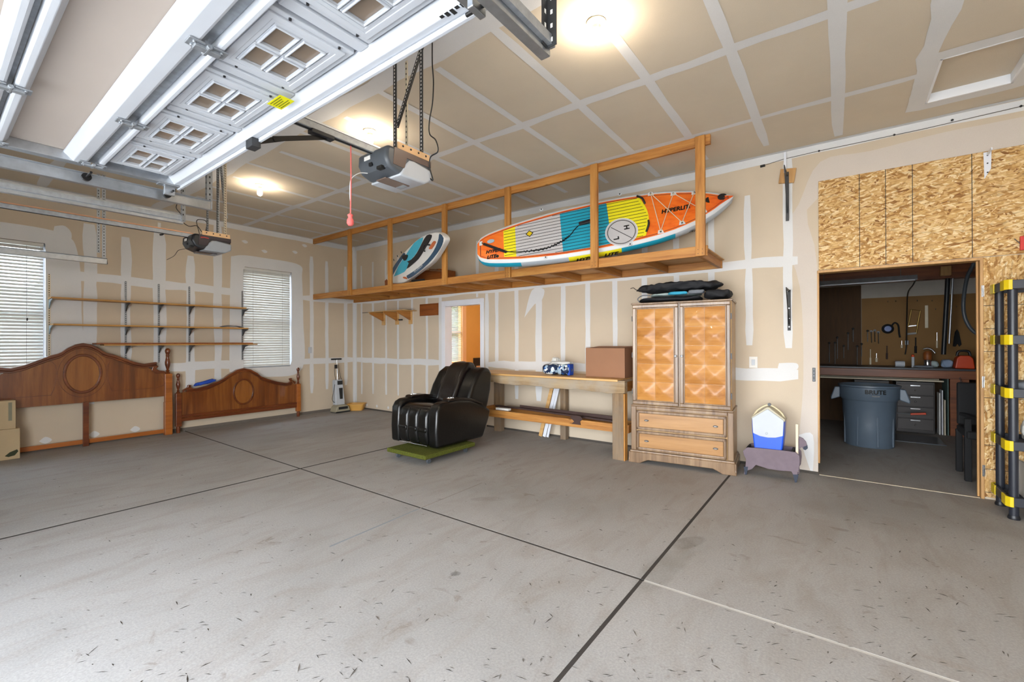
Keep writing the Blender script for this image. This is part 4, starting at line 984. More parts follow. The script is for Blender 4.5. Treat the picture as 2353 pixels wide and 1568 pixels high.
for A_, B_ in (((1464, 452), (1482, 470)), ((1490, 508), (1485, 534))):
    a_, b_ = SP.uv(*A_), SP.uv(*B_); mid = ((a_[0]+b_[0])/2, (a_[1]+b_[1])/2)
    MB().tube(arc_smooth([SP(a_[0], a_[1], .01), SP(mid[0]+.015, mid[1], .035), SP(b_[0], b_[1], .01)], 4), .012, 8).build('strap_handle', 'black', bd, smooth=60)
a_ = SP.uv(1342, 515); MB().beam(SP(a_[0]-.06, a_[1], .02), SP(a_[0]+.14, a_[1]+.02, .02), .05, .025, up=SP.N).build('carry_handle', 'black', bd, bevel=.01)
m = MB(); pts = [SP.uv(*p_) for p_ in ((1108, 560), (1140, 572), (1168, 580), (1205, 580), (1250, 574), (1285, 560), (1308, 545), (1320, 530), (1330, 520))]
MB().tube(arc_smooth([SP(p_[0], p_[1], .016) for p_ in pts], 5), .006, 6).build('leash', 'black', bd, smooth=60)
hel = arc_smooth([SP(p_[0], p_[1], .018) for p_ in pts[3:7]], 40); tr = []
for k, p_ in enumerate(hel):
    a2 = k*.75; tr.append(p_ + SP.V*(.013*math.cos(a2)) + SP.N*(.013*math.sin(a2)))
MB().tube(tr, .004, 5).build('leash_coil', 'black', bd, smooth=60)
MB().beam(SP(*SP.uv(1112, 562), .014), SP(*SP.uv(1165, 581), .014), .035, .012, up=SP.N).build('leash_cuff', 'black', bd, bevel=.004)
a_ = SP.uv(1128, 555); MB().prism(ell(a_[0], a_[1], .05, .028, 20), SP, 0, .008).build('valve_cover', plain('pale_blue_patch', '9fb4c4', .5), bd, bevel=.003)
a_ = SP.uv(1105, 560); MB().prism([(a_[0]-.02, a_[1]-.03), (a_[0]+.02, a_[1]-.03), (a_[0]+.02, a_[1]+.03), (a_[0]-.02, a_[1]+.03)], SP, 0, .004).build('leash_patch', 'sup_white', bd)
a_ = SP.uv(1217, 538); MB().prism([(a_[0]-.045, a_[1]), (a_[0], a_[1]-.045), (a_[0]+.045, a_[1]), (a_[0], a_[1]+.045)], SP, .006, .009).build('pad_emblem', 'yellow', bd); MB().ring([(a_[0]-.05, a_[1]), (a_[0], a_[1]-.05), (a_[0]+.05, a_[1]), (a_[0], a_[1]+.05)], [(a_[0]-.038, a_[1]), (a_[0], a_[1]-.038), (a_[0]+.038, a_[1]), (a_[0], a_[1]+.038)], SP, .009, .0098).build('pad_emblem', 'ink', bd)
a_ = SP.uv(1659, 457); MB().prism(ell(a_[0], a_[1], .05, .042, 20), SP, .01, .040).build('nose_patch', 'black', bd, bevel=.004)
a_ = SP.uv(1630, 462); MB().prism(ell(a_[0], a_[1], .045, .04, 20), SP, .0, .0235).build('nose_emblem', 'ink', bd)
# ================================================================== small inflatable
qa, qb = P(905, 652, 'y', -.70), P(1012, 540, 'y', -1.22)
c0 = (qa+qb)/2; tocam = (CAM-c0).normalized()
IP = Plane(qa, qb-qa, tocam + V((0, 0, .35)))
K = 10.453
def cpx(L_): return [(870+a_/K, 520+b_/K) for a_, b_ in L_]
it = thing('inflatable_towable', 'small blue, white and aqua inflatable rider leaning on the storage shelf posts', 'inflatable', tuple(qa))
outl = IP.poly(cpx([(330, 1380), (560, 1375), (720, 1290), (960, 1110), (1250, 890), (1420, 650), (1530, 460), (1585, 320), (1520, 210), (1400, 150), (1200, 185), (1000, 270), (800, 430), (600, 640), (450, 830), (330, 1010), (200, 1150), (200, 1300)]), 3)
MB().prism(outl, IP, -.10, .0).build('hull', 'tube_white', it, bevel=.04, seg=5, smooth=40)
def art(pts, mat, d=.004, nm='panel', sm=2, d0=-.002): return MB().prism(IP.poly(cpx(pts), sm), IP, d0, d).build(nm, mat, it)
art([(680, 1190), (850, 1080), (1100, 880), (1260, 700), (1380, 500), (1450, 300), (1470, 180), (1560, 290), (1520, 460), (1400, 660), (1200, 900), (900, 1150), (720, 1260)], 'tube_blue', .008, 'rim_band')
art([(370, 1210), (480, 960), (640, 720), (860, 400), (1070, 270), (1010, 460), (880, 690), (740, 850), (700, 960), (620, 1100)], 'tube_aqua', .004, 'aqua_panel')
art([(690, 850), (800, 800), (930, 650), (1060, 400), (1170, 220), (1280, 210), (1250, 330), (1150, 490), (1060, 640), (960, 790), (820, 920), (690, 1020), (740, 890)], 'black', .012, 'grip_pad')
art([(580, 740), (620, 690), (710, 690), (690, 780), (640, 830)], 'black', .02, 'handle_pad')
art([(340, 1180), (345, 1010), (480, 810), (600, 650), (640, 690), (500, 900)], 'tube_blue', .006, 'rim_band')
art([(1210, 540), (1290, 400), (1340, 355), (1380, 390), (1280, 550)], plain('orange_patch', 'c46a3c', .6), .006, 'orange_patch')
art([(590, 1220), (640, 1215), (690, 1250), (680, 1275), (600, 1250)], plain('orange_patch2', 'c46a3c', .6), .006, 'orange_patch')
hp_ = [IP(*IP.uv(870+a_/K, 520+b_/K), d_) for a_, b_, d_ in ((1250, 450, .01), (1190, 450, .05), (1150, 560, .05), (1120, 600, .01))]
MB().tube(arc_smooth(hp_, 4), .012, 8).build('grab_handle', 'black', it, smooth=60)
q4 = IP.uv(870+960/K, 520+1010/K); ang = math.atan2(*reversed([IP.uv(870+1080/K, 520+920/K)[i]-IP.uv(870+850/K, 520+1100/K)[i] for i in (0, 1)]))
MB().txt('EXCURSION', (lambda u, v, d: IP(q4[0]+u*math.cos(ang)-v*math.sin(ang), q4[1]+u*math.sin(ang)+v*math.cos(ang), d)), .055, .0095).build('lettering', 'paperwhite', it)
for k in range(3):
    p_ = IP(*IP.uv(870+(370+90*k)/K, 520+(830-90*k)/K), .0); MB().cyl(p_, p_+IP.V*.03, .007, 6).build('grip_peg', 'black', it)
# things behind it on the shelf
b0 = P(966, 648, 'y', -.42); b1 = P(1014, 606, 'y', -.42)
bxo = thing('cardboard_box', 'open brown carton on the storage shelf behind the small inflatable', 'box', (b0.x, -.3, 2.3545))
MB().box(b0.x-.1, b1.x, -.45, -.08, 2.3545, 2.62).build('carton', 'ply_brown', bxo, bevel=.004)
MB().beam((b1.x-.12, -.45, 2.62), (b1.x+.02, -.56, 2.56), .2, .004).build('flap', 'cardboard', bxo)
pm = thing('hand_pump', 'small black pump lying on the storage shelf under the small inflatable', 'pump', (3.05, -.87, 2.3545))
p0, p1 = P(945, 642, 'y', -.88), P(972, 650, 'y', -.88)
MB().cyl((p0.x, -.86, 2.385), (p1.x, -.86, 2.375), .022, 12).build('pump_body', 'black', pm, smooth=40); MB().cyl((p0.x-.02, -.85, 2.37), (p0.x-.02, -.79, 2.37), .015, 10).build('pump_handle', 'black', pm, smooth=40)
p0 = P(876, 618, 'y', -.45)
wd_ = MB().prism([(p0.x-.02, 2.56), (p0.x+.18, 2.66), (p0.x+.55, 2.66), (p0.x+.55, 2.3545), (p0.x+.0, 2.3545)], lambda u, v, d: V((u, d, v)), -.36, -.2)
single('wooden_crate', wd_, 'ply_brown', 'brown wooden board end on the storage shelf beside the left wall', 'crate', bevel=.004)
# ================================================================== workbench
wk = thing('workbench', 'rough timber workbench of weathered beams beside the armoire', 'workbench', (5.13, -.36, 0))
BX0, BX1 = 3.88, 6.365
def rough(m, amp):
    return m
m = MB()                                   # front beam, uneven lower edge
n = 24; top = [(BX0+(BX1-BX0)*k/n, .922) for k in range(n+1)]; bot = [(x, .785 + .035*(1-(x-BX0)/(BX1-BX0)) + .008*math.sin(9*x)+.006*math.sin(23*x+1)) for x, _ in top]
m.prism(bot+top[::-1], lambda u, v, d: V((u, d, v)), -.705, -.62); m.build('front_beam', 'old_x', wk, bevel=.006)
MB().box(BX0, BX1-.01, -.10, -.03, .80, .922).build('back_beam', 'old_x', wk, bevel=.005)
MB().box(BX1-.075, BX1-.02, -.619, -.101, .80, .92).build('end_beam', 'pine_y', wk, bevel=.004)
MB().box(BX0+.02, BX0+.075, -.619, -.101, .80, .92).build('end_beam', 'pine_y', wk, bevel=.004)
MB().box(BX0-.02, BX1-.09, -.70, -.012, .9225, .947).build('bench_top', 'birch_x', wk, bevel=.003)
MB().box(BX1-.088, BX1, -.70, -.012, .9225, .935).build('bench_top_strip', 'old_x', wk, bevel=.003)
for (x, y, mt, w_, d_) in ((6.275, -.655, 'old_z', .14, .085), (3.96, -.655, 'old_z', .13, .085), (5.195, -.075, 'old_z', .09, .09), (4.06, -.15, 'old_z', .13, .10), (6.30, -.10, 'old_z', .10, .09)):
    MB().box(x-w_/2, x+w_/2, y-d_/2, y+d_/2, 0, .79 if y < -.3 else .80).build('leg', mt, wk, bevel=.006)
MB().box(6.347, 6.362, -.70, -.615, 0, .785).build('leg_plank', 'pine_z', wk, bevel=.003)
MB().box(BX0+.1, 6.20, -.607, -.57, .305, .405).build('lower_rail', 'pine_x', wk, bevel=.004)
MB().box(BX0+.1, 6.36, -.235, -.20, .305, .39).build('lower_rail', 'pine_x', wk, bevel=.004)
for x in (4.0, 6.35): MB().box(x-.02, x+.02, -.61, -.085, .31, .41).build('cross_rail', 'pine_y', wk, bevel=.004)
# things on the lower rails
R0 = .406
lr = thing('bed_rail', 'dark brown metal bed rail with a hooked plate lying under the workbench', 'bed rail', (5.3, -.5, R0))
MB().beam((4.66, -.46, R0+.04), (6.16, -.52, R0+.013), .05, .022).build('rail_bar', 'brownmetal', lr, bevel=.002)
MB().beam((4.66, -.42, R0+.055), (6.16, -.45, R0+.035), .012, .05).build('rail_flange', 'brownmetal', lr)
hk = P(1325, 955, 'y', -.61)
MB().prism([(hk.x-.09, .43), (hk.x-.02, .46), (hk.x+.06, .455), (hk.x+.09, .42), (hk.x+.05, .385), (hk.x+.06, .345), (hk.x-.07, .345), (hk.x-.03, .38)], lambda u, v, d: V((u, d, v)), -.622, -.612).build('hook_plate', 'brownmetal', lr)
for (x0, x1, y, z, mt, nm, lab) in ((4.15, 5.9, -.33, R0, 'brownmetal', 'timber_strip', 'dark brown wooden slat lying at the back of the lower bench rails'), (4.3, 6.1, -.24, R0, 'old_x', 'timber_strip', 'grey weathered slat lying at the back of the lower bench rails')):
    single(nm, MB().box(x0, x1, y-.035, y+.035, z+.0045, z+.025), mt, lab, 'timber', bevel=.003)
single('wood_offcut', MB().box(4.32, 4.55, -.56, -.49, R0+.0, R0+.03), 'paperwhite', 'short pale offcut lying on the front lower rail of the workbench', 'offcut', bevel=.003)
# boards leaning behind the bench
for (px, w_, mt, lab) in ((1243, .055, 'birch_x', 'tan board leaning on the wall beneath the workbench'), (1256, .05, 'trimwhite', 'white trim board leaning against the wall under the workbench next to the tan board'), (1267, .035, 'trimwhite', 'narrow white trim strip leaning against the wall under the workbench next to its middle leg')):
    f = Fp(px, 1004); tpx = {1243: 1268, 1256: 1277, 1267: 1283}[px]; tp = P(tpx, 895, 'y', -.035)
    single('leaning_board', MB().beam((f.x, -.155, .012), (tp.x+.02, -.04, .78), w_, .016, up=(0, 1, 0)), mt, lab, 'board', bevel=.002)
# carton and bundle on the bench
BT = .948
cb_ = thing('cardboard_box', 'large plain brown cardboard box on the workbench against the armoire', 'box', (6.01, -.3, BT))
MB().box(5.742, 6.27, -.47, -.06, BT, BT+.37).build('carton', 'cardboard', cb_, bevel=.004)
MB().obox((6.00, -.18, BT+.380), (.53, .22, .004), rotm('X', 4)).build('flap', 'cardboard', cb_); MB().obox((6.01, -.37, BT+.376), (.53, .19, .004), rotm('X', -2)).build('flap', 'cardboard', cb_)
pk = thing('wrapped_bundle', 'blue and white patterned bundle in clear plastic on the workbench', 'bundle', (5.29, -.42, BT))
def blob(cx_, cy_, cz_, rx, ry, rz, amp, sd_, nu=22, nv=12, flat=True, e=.6):
    rnd = random.Random(sd_); ph_ = [rnd.uniform(0, 6.28) for _ in range(8)]; fr_ = [rnd.uniform(2, 5) for _ in range(4)]
    m_ = MB(); vs2 = []; f2 = []
    sg = lambda q_, p_: math.copysign(abs(q_)**p_, q_)
    for i in range(nv+1):
        a_ = -math.pi/2+math.pi*i/nv
        for k in range(nu):
            b_ = 2*math.pi*k/nu
            n_ = 1+amp*(math.sin(fr_[0]*b_+ph_[0]+2*a_)+math.sin(fr_[1]*b_+ph_[1]-3*a_)*.6+math.sin(7*b_+ph_[2])*.3)
            x_ = rx*sg(math.cos(a_), e)*sg(math.cos(b_), e)*n_; y_ = ry*sg(math.cos(a_), e)*sg(math.sin(b_), e)*n_
            z_ = rz*sg(math.sin(a_), e)*(1+amp*.8*math.sin(fr_[2]*3*x_/max(rx, .01)+ph_[3])*math.cos(fr_[3]*y_/max(ry, .01)+ph_[4]))
            vs2.append((cx_+x_, cy_+y_, max(cz_+z_, cz_-rz)))
    for i in range(nv):
        for k in range(nu): f2.append((i*nu+k, i*nu+(k+1) % nu, (i+1)*nu+(k+1) % nu, (i+1)*nu+k))
    return m_.add(vs2, f2)
def patterned():
    k = NT('blue_white_pattern'); k.set(.25, coat=.5); vo = k.n('ShaderNodeTexVoronoi'); vo.inputs['Scale'].default_value = 28; k.l(k.co(), vo.inputs['Vector'])
    sp = k.n('ShaderNodeSeparateColor'); k.l(vo.outputs['Color'], sp.inputs[0])
    k.col(k.ramp(sp.outputs[0], [(.0, lin('152a4a')), (.45, lin('1f4f8f')), (.62, lin('9fb6c8')), (.85, lin('dfe4e6'))], 'CONSTANT')); k.bump(vo.outputs['Distance'], .5, .01); return k.m
M['pattern'] = patterned()
blob(5.20, -.42, BT+.075, .115, .11, .074, .06, 3).build('folded_quilt', 'pattern', pk, smooth=50)
blob(5.40, -.41, BT+.075, .10, .10, .074, .05, 4).build('folded_quilt', 'pattern', pk, smooth=50)
blob(5.34, -.40, BT+.165, .15, .08, .022, .10, 5).build('plastic_wrap', 'bag', pk, smooth=50)
blob(5.25, -.40, BT+.19, .05, .04, .045, .15, 6).build('wrap_knot', 'bag', pk, smooth=50)
MB().box(5.47, 5.505, -.47, -.36, BT+.002, BT+.15).build('blue_side', 'bluecloth', pk, bevel=.006)
# ================================================================== armoire
am = thing('armoire', 'tall wooden armoire with quilted door panels and two drawers', 'armoire', (6.955, -.605, 0), math.radians(5.8), local=True)
MB().box(-.52, .52, .022, .50, .665, 1.838).build('upper_case', 'arm_side', am, bevel=.006)
MB().box(-.532, .532, .022, .505, .11, .655).build('lower_case', 'arm_side', am, bevel=.006)
MB().box(-.536, .536, .006, .508, .648, .668).build('waist_moulding', 'arm_frame', am, bevel=.006)
MB().box(-.534, .534, .006, .508, 1.822, 1.842).build('top_moulding', 'arm_frame', am, bevel=.005)
# base with bracket feet
prof = [(-.565, 0), (-.55, .05), (-.545, .12), (.545, .12), (.55, .05), (.565, 0), (.43, 0), (.39, .022), (.34, .045), (-.34, .045), (-.39, .022), (-.43, 0)]
MB().prism(prof, lambda u, v, d: V((u, d, v)), -.022, .012).build('base_skirt', 'arm_frame', am, bevel=.006)
for s_ in (-1, 1):
    pr = [(-.022, 0), (-.012, .05), (-.01, .12), (.505, .12), (.505, 0), (.40, 0), (.36, .04), (.12, .04), (.08, 0)]
    MB().prism(pr, lambda u, v, d: V((s_*d, u, v)), .532, .562).build('side_skirt', 'arm_frame', am, bevel=.005)
MB().box(-.548, .548, -.014, .508, .115, .142).build('base_moulding', 'arm_frame', am, bevel=.009, seg=3)
for x0, x1 in ((-.536, -.478), (.478, .536)): MB().box(x0, x1, .004, .03, .142, .648).build('lower_stile', 'arm_frame', am, bevel=.006)
MB().box(-.478, .478, .006, .03, .61, .648).build('lower_top_rail', 'arm_frame', am, bevel=.006)
for z0, z1 in ((.385, .605), (.15, .37)):
    d_ = MB().box(-.47, .47, -.006, .02, z0, z1).build('drawer', 'arm_frame', am, bevel=.007, seg=3)
    for (a0, a1, b0_, b1_) in ((-.47, .47, z0, z0+.032), (-.47, .47, z1-.03, z1), (-.47, -.44, z0, z1), (.44, .47, z0, z1)):
        MB().box(a0, a1, -.018, -.004, b0_, b1_).build('drawer_moulding', 'arm_frame', d_, bevel=.007, seg=3)
    MB().box(-.438, .438, -.012, -.002, z0+.034, z1-.032).build('drawer_panel', 'arm_drawer', d_, bevel=.003)
    for x in (-.355, .365):
        MB().prism(ell(x, (z0+z1)/2, .026, .011, 16), lambda u, v, dd: V((u, dd, v)), -.02, -.012).build('drawer_pull', 'darkmetal', d_, bevel=.002)
        MB().prism(ell(x, (z0+z1)/2, .017, .0055, 14), lambda u, v, dd: V((u, dd, v)), -.034, -.02).build('pull_face', 'chrome', d_, bevel=.003)
def door(x0, x1, knobx):
    z0, z1 = .675, 1.818; f = .038
    d_ = MB().box(x0, x1, .0, .02, z0, z1).build('door', 'arm_frame', am, bevel=.003)
    for (a0, a1, b0_, b1_) in ((x0, x1, z0, z0+f), (x0, x1, z1-f, z1), (x0, x0+f, z0+f, z1-f), (x1-f, x1, z0+f, z1-f)):
        MB().box(a0, a1, -.016, .001, b0_, b1_).build('door_frame', 'arm_frame', d_, bevel=.007, seg=3)
    g = f+.012
    for (a0, a1, b0_, b1_) in ((x0+f, x1-f, z0+f, z0+g), (x0+f, x1-f, z1-g, z1-f), (x0+f, x0+g, z0+g, z1-g), (x1-g, x1-f, z0+g, z1-g)):
        MB().box(a0, a1, -.010, .001, b0_, b1_).build('door_bead', 'arm_frame', d_, bevel=.004)
    nx_, nz_ = 2, 5; cw = (x1-x0-2*g)/nx_; ch = (z1-z0-2*g)/nz_
    for i in range(nx_):
        for j in range(nz_):
            ax, az = x0+g+cw*(i+.5), z0+g+ch*(j+.5)
            def fn(u, v):
                a_, b_ = 2*u-1, 2*v-1
                r_ = (abs(a_)**7+abs(b_)**7+1e-9)**(1/7); h_ = .030*(1-min(r_, 1)**1.12)
                return V((ax+a_*(cw/2-.001), -.001-h_, az+b_*(ch/2-.001)))
            MB().grid(fn, 12, 12).build('quilted_panel', 'arm_door', d_, smooth=40)
    MB().lathe([(.006, 0), (.006, .012), (.013, .02), (.011, .028), (.004, .03)], 14, (knobx, -.014, 1.235), rotm('X', 90)).build('knob', 'galv_d', d_, smooth=50)
    return d_
door(-.512, -.008, -.032); door(.008, .512, .032)
MB().box(-.006, .006, .004, .022, .672, 1.82).build('centre_strip', 'arm_frame', am)
for s_ in (-1, 1):
    for z in (1.66, 1.24, .82): MB().box(s_*.517-.005, s_*.517+.005, -.006, .03, z-.03, z+.03).build('hinge', 'darkmetal', am)
# pile of folded gear on top
def on_arm(x, y, z): a_ = math.radians(5.8); return V((6.955+x*math.cos(a_)-y*math.sin(a_), -.605+x*math.sin(a_)+y*math.cos(a_), z))
AT = 1.8425
def pile(name, mat, label, cat, x, y, z, rx, ry, rz, amp, sd_, e=.55, extra=None):
    b = blob(0, 0, 0, rx, ry, rz, amp, sd_, 30, 10, e=e); a_ = math.radians(5.8)
    b.v = [on_arm(x+p.x, y+p.y, z+rz+p.z) for p in b.v]
    return b
b = pile('', '', '', '', -.14, .25, AT+.012, .36, .20, .027, .05, 11); crumple(single('folded_bag', b, 'fabric_black', 'black folded bag at the bottom of the pile on the armoire', 'bag', smooth=60), .02, .09)
b = pile('', '', '', '', -.08, .27, AT+.076, .29, .17, .018, .05, 12); crumple(single('folded_towel', b, 'fabric_pale', 'pale blue grey folded towel in the pile on the armoire', 'towel', smooth=60), .02, .09)
b = pile('', '', '', '', -.02, .045, AT+.074, .10, .04, .018, .05, 13); single('folded_cloth', b, 'fabric_blue', 'bright blue folded cloth poking out of the pile on the armoire', 'cloth', smooth=60)
b = pile('', '', '', '', .17, .045, AT+.074, .085, .04, .022, .06, 14); single('folded_cloth', b, 'fabric_grey', 'grey folded cloth poking out of the pile on the armoire', 'cloth', smooth=60)
b = pile('', '', '', '', .375, .17, AT+.018, .13, .15, .048, .08, 15); crumple(single('folded_jacket', b, 'fabric_black', 'black folded jacket at the end of the pile on the armoire near the switch', 'jacket', smooth=60), .035, .09)
b = pile('', '', '', '', -.05, .24, AT+.128, .43, .21, .05, .10, 16); crumple(single('garment_bag', b, 'fabric_black', 'big black nylon bag spread over the top of the pile on the armoire', 'bag', smooth=60), .06, .09)
pts = [on_arm(x_, y_, z_) for x_, y_, z_ in ((-.46, .2, AT+.18), (-.51, .16, AT+.17), (-.54, .14, AT+.195), (-.57, .12, AT+.185))]
single('pull_string', MB().tube(arc_smooth(pts, 4), .004, 6), 'cord', 'short black drawstring sticking out of the big bag on the armoire', 'string', smooth=60)
pts = [on_arm(x_, y_, z_) for x_, y_, z_ in ((-.44, .03, AT+.012), (-.46, .03, AT+.05), (-.40, .03, AT+.085), (-.32, .04, AT+.08))]
single('webbing_strap', MB().tube(arc_smooth(pts, 5), .006, 6), 'fabric_grey', 'grey webbing strap looped at the front of the pile on the armoire', 'strap', smooth=60)
# ================================================================== recliner on a carpeted dolly
dl = thing('furniture_dolly', 'green carpet covered wheeled dolly under the black recliner', 'dolly', (4.33, -1.83, 0))
MB().box(3.99, 4.665, -2.245, -1.40, .078, .128).build('platform', 'carpet', dl, bevel=.012, seg=3)
for (x, y) in ((4.075, -2.15), (4.575, -2.12), (4.56, -1.48), (4.09, -1.50)):
    c_ = MB().box(x-.016, x+.016, y-.02, y+.02, .05, .078).build('caster', 'chrome', dl, bevel=.003)
    MB().cyl((x-.012, y+.012, .0285), (x+.012, y+.012, .0285), .028, 16).build('wheel', 'dgrey', c_, smooth=40)
rc = thing('recliner', 'black leather recliner chair with padded channels and cup holders', 'recliner', (4.185, -1.50, .1285), local=True)
ZB = -.1285
fx = lambda x0, x1: (x0, x1)
def slabx(poly, x0, x1, name, mat, bev=.03, seg=4, parent=rc): return MB().prism([(a_, b_+ZB) for a_, b_ in poly], lambda u, v, d: V((d, u, v)), x0, x1).build(name, mat, parent, bevel=bev, seg=seg, smooth=50)
armp = [(-.505, .145), (-.515, .35), (-.50, .58), (-.46, .645), (-.39, .675), (-.14, .685), (.08, .655), (.32, .575), (.49, .485), (.455, .38), (.33, .145)]
for s_ in (-1, 1):
    a0, a1 = (.265, .42) if s_ > 0 else (-.42, -.265)
    slabx(armp, a0, a1, 'arm', 'leather', .035, 5)
    pad = [(-.30, .68), (-.27, .705), (-.05, .705), (.12, .675), (.34, .60), (.34, .57), (.1, .64), (-.1, .67)]
    slabx(pad, a0+.012, a1-.012, 'arm_pad', 'leather_b', .012, 3)
    MB().lathe([(.048, .0), (.05, .006), (.045, .012), (.038, .012), (.036, -.02)], 22, ((a0+a1)/2, -.20, .70+ZB), rotm('X', 0)).build('cup_holder', 'chrome', rc, smooth=50)
    MB().lathe([(.037, .0), (.036, .004)], 20, ((a0+a1)/2, -.20, .702+ZB)).build('cup_well', 'blackmatte', rc)
# front channels (closed footrest) and seat
foot = [(-.50, .16), (-.525, .30), (-.52, .50), (-.485, .585), (-.41, .61), (-.38, .4), (-.40, .16)]
for k in range(3):
    x0 = -.262+.175*k; slabx(foot, x0, x0+.172, 'footrest_channel', 'leather', .045, 5)
    slabx([(-.505, .30), (-.532, .33), (-.532, .36), (-.505, .39)], x0+.01, x0+.162, 'channel_fold', 'leather', .012, 3)
seat = [(-.46, .50), (-.45, .61), (-.36, .635), (-.05, .60), (.16, .56), (.16, .40), (-.3, .42)]
slabx(seat, -.262, .262, 'seat_cushion', 'leather_b', .045, 5)
slabx([(-.40, .15), (-.40, .42), (.15, .42), (.36, .40), (.30, .15)], -.264, .264, 'base_frame', 'leather', .02, 3)
MB().tube([(-.25, -.50, .158+ZB), (.25, -.50, .158+ZB)], .008, 8).build('front_bar', 'chrome', rc, smooth=60)
backc = [(.10, .50), (.02, .60), (.07, .74), (.15, .92), (.25, 1.06), (.35, 1.125), (.46, 1.13), (.53, 1.05), (.50, .80), (.40, .50)]
crumple(slabx(backc, -.18, .15, 'back_cushion', 'leather_b', .055, 4), .035, .10, 1)
wing = [(.12, .50), (.07, .64), (.15, .82), (.27, .99), (.39, 1.055), (.51, 1.05), (.575, .97), (.545, .74), (.45, .46)]
slabx(wing, .145, .385, 'back_wing', 'leather', .06, 6); slabx(wing, -.375, -.165, 'back_wing', 'leather', .06, 6)
# ================================================================== cooler in a sheep-shaped rack
sk = thing('magazine_rack', 'sheep shaped mauve wooden rack holding the blue cooler', 'rack', (7.8, -.32, 0))
fy = -.452
SKp = Plane((7.5, fy, 0), (1, 0, 0), (0, -1, 0))
body = SKp.poly([(1707, 1037), (1716, 1029), (1740, 1030), (1800, 1036), (1828, 1040), (1837, 1048), (1838, 1062), (1836, 1080), (1832, 1086), (1834, 1098), (1829, 1106), (1823, 1092), (1818, 1084), (1790, 1082), (1765, 1078), (1737, 1069), (1728, 1078), (1718, 1081), (1714, 1090), (1709, 1088), (1713, 1070), (1714, 1056), (1709, 1046)])
zmin = min(b_ for a_, b_ in body); body = [(a_, b_-zmin*max(0, 1-b_/.1)) for a_, b_ in body]
MB().prism(body, SKp, 0, -.018).build('sheep_side', 'sheep', sk, bevel=.003)
def hoof(px0, px1, py0, py1, nm='hoof'):
    q = SKp.poly([(px0, py0), (px1, py0), ((px0+px1)/2+2, py1), ((px0+px1)/2-2, py1)]); zz_ = min(b_ for a_, b_ in q); q = [(a_, max(0, b_-zz_*(1 if b_ < .05 else 0))) for a_, b_ in q]
    MB().prism(q, SKp, .003, -.021).build(nm, 'hoof', sk)
hoof(1709, 1719, 1073, 1090); hoof(1822, 1835, 1091, 1110)
back = [(a_, b_*1.0+.0) for a_, b_ in body]
MB().prism(back, lambda u, v, d: SKp(u, v, d), -.235, -.253).build('sheep_side', 'sheep', sk, bevel=.003)
MB().box(7.60, 8.02, -.43, -.225, .235, .25).build('rack_floor', 'blackmatte', sk)
MB().box(7.985, 8.003, -.435, -.22, .10, .30).build('rack_end', 'blackmatte', sk); MB().box(7.585, 7.60, -.435, -.22, .12, .28).build('rack_end', 'blackmatte', sk)
pst = P(1831, 975, 'y', -.40); MB().box(pst.x-.010, pst.x+.012, -.41, -.39, .10, pst.z).build('rack_post', 'cornerbead', sk, bevel=.002)
HP = Plane((7.5, -.385, 0), (1, 0, 0), (0, -1, 0))
MB().prism(HP.poly([(1836, 1004), (1845, 1008), (1852, 1016), (1855, 1026), (1851, 1034), (1846, 1033), (1842, 1028), (1837, 1032), (1834, 1040), (1832, 1020)]), HP, 0, -.02).build('sheep_head', 'sheep', sk, bevel=.003)
MB().prism(HP.poly([(1846, 1027), (1855, 1024), (1856, 1031), (1851, 1035), (1846, 1033)]), HP, .002, -.022).build('sheep_nose', 'hoof', sk)
cl = thing('cooler', 'blue and white picnic cooler with a tent shaped lid sitting in the sheep rack', 'cooler', (7.785, -.33, .252))
cz, cxm = .252, 7.783
def cfn(y0, y1): return lambda u, v, d: V((cxm+u, y0+(y1-y0)*d, cz+v*.84))
bodyp = [(-.118, 0), (.118, 0), (.130, .10), (.142, .24), (.146, .40), (-.146, .40), (-.142, .24), (-.130, .10)]
MB().prism(bodyp, cfn(-.425, -.24), 0, 1).build('cooler_body', 'blue', cl, bevel=.012, seg=3, smooth=40)
lid = [(-.150, .39), (.150, .39), (.152, .42), (.012, .555), (-.012, .555), (-.152, .42)]
MB().prism(lid, cfn(-.415, -.232), 0, 1).build('lid', plain('cream_grey_lid', 'b9b29c', .5), cl, bevel=.008, seg=3, smooth=40)
face = [(-.134, .225), (-.07, .195), (0, .186), (.07, .195), (.134, .225), (.142, .41), (.0, .535), (-.142, .41)]
MB().prism(face, cfn(-.432, -.42), 0, 1).build('front_shield', 'whiteplastic', cl, bevel=.004)
MB().lathe([(.012, 0), (.012, .006), (.008, .009)], 16, (cxm-.01, -.432, cz+.20), rotm('X', 90)).build('lid_button', 'whiteplastic', cl, smooth=40)
MB().tube(arc_smooth([(cxm-.14, -.33, cz+.355), (cxm-.10, -.33, cz+.42), (cxm, -.33, cz+.48), (cxm+.10, -.33, cz+.42), (cxm+.14, -.33, cz+.355)], 4), .009, 8).build('handle', 'cream', cl, smooth=60)
MB().lathe([(.016, -.012), (.016, .012)], 14, (cxm+.005, -.33, cz+.485), rotm('X', 90)).build('handle_hub', 'darkmetal', cl)
MB().prism([(-.122, .045), (.122, .045), (.123, .052), (-.123, .052)], cfn(-.4275, -.42), 0, 1).build('groove', plain('deep_blue', '123a9c', .4), cl)
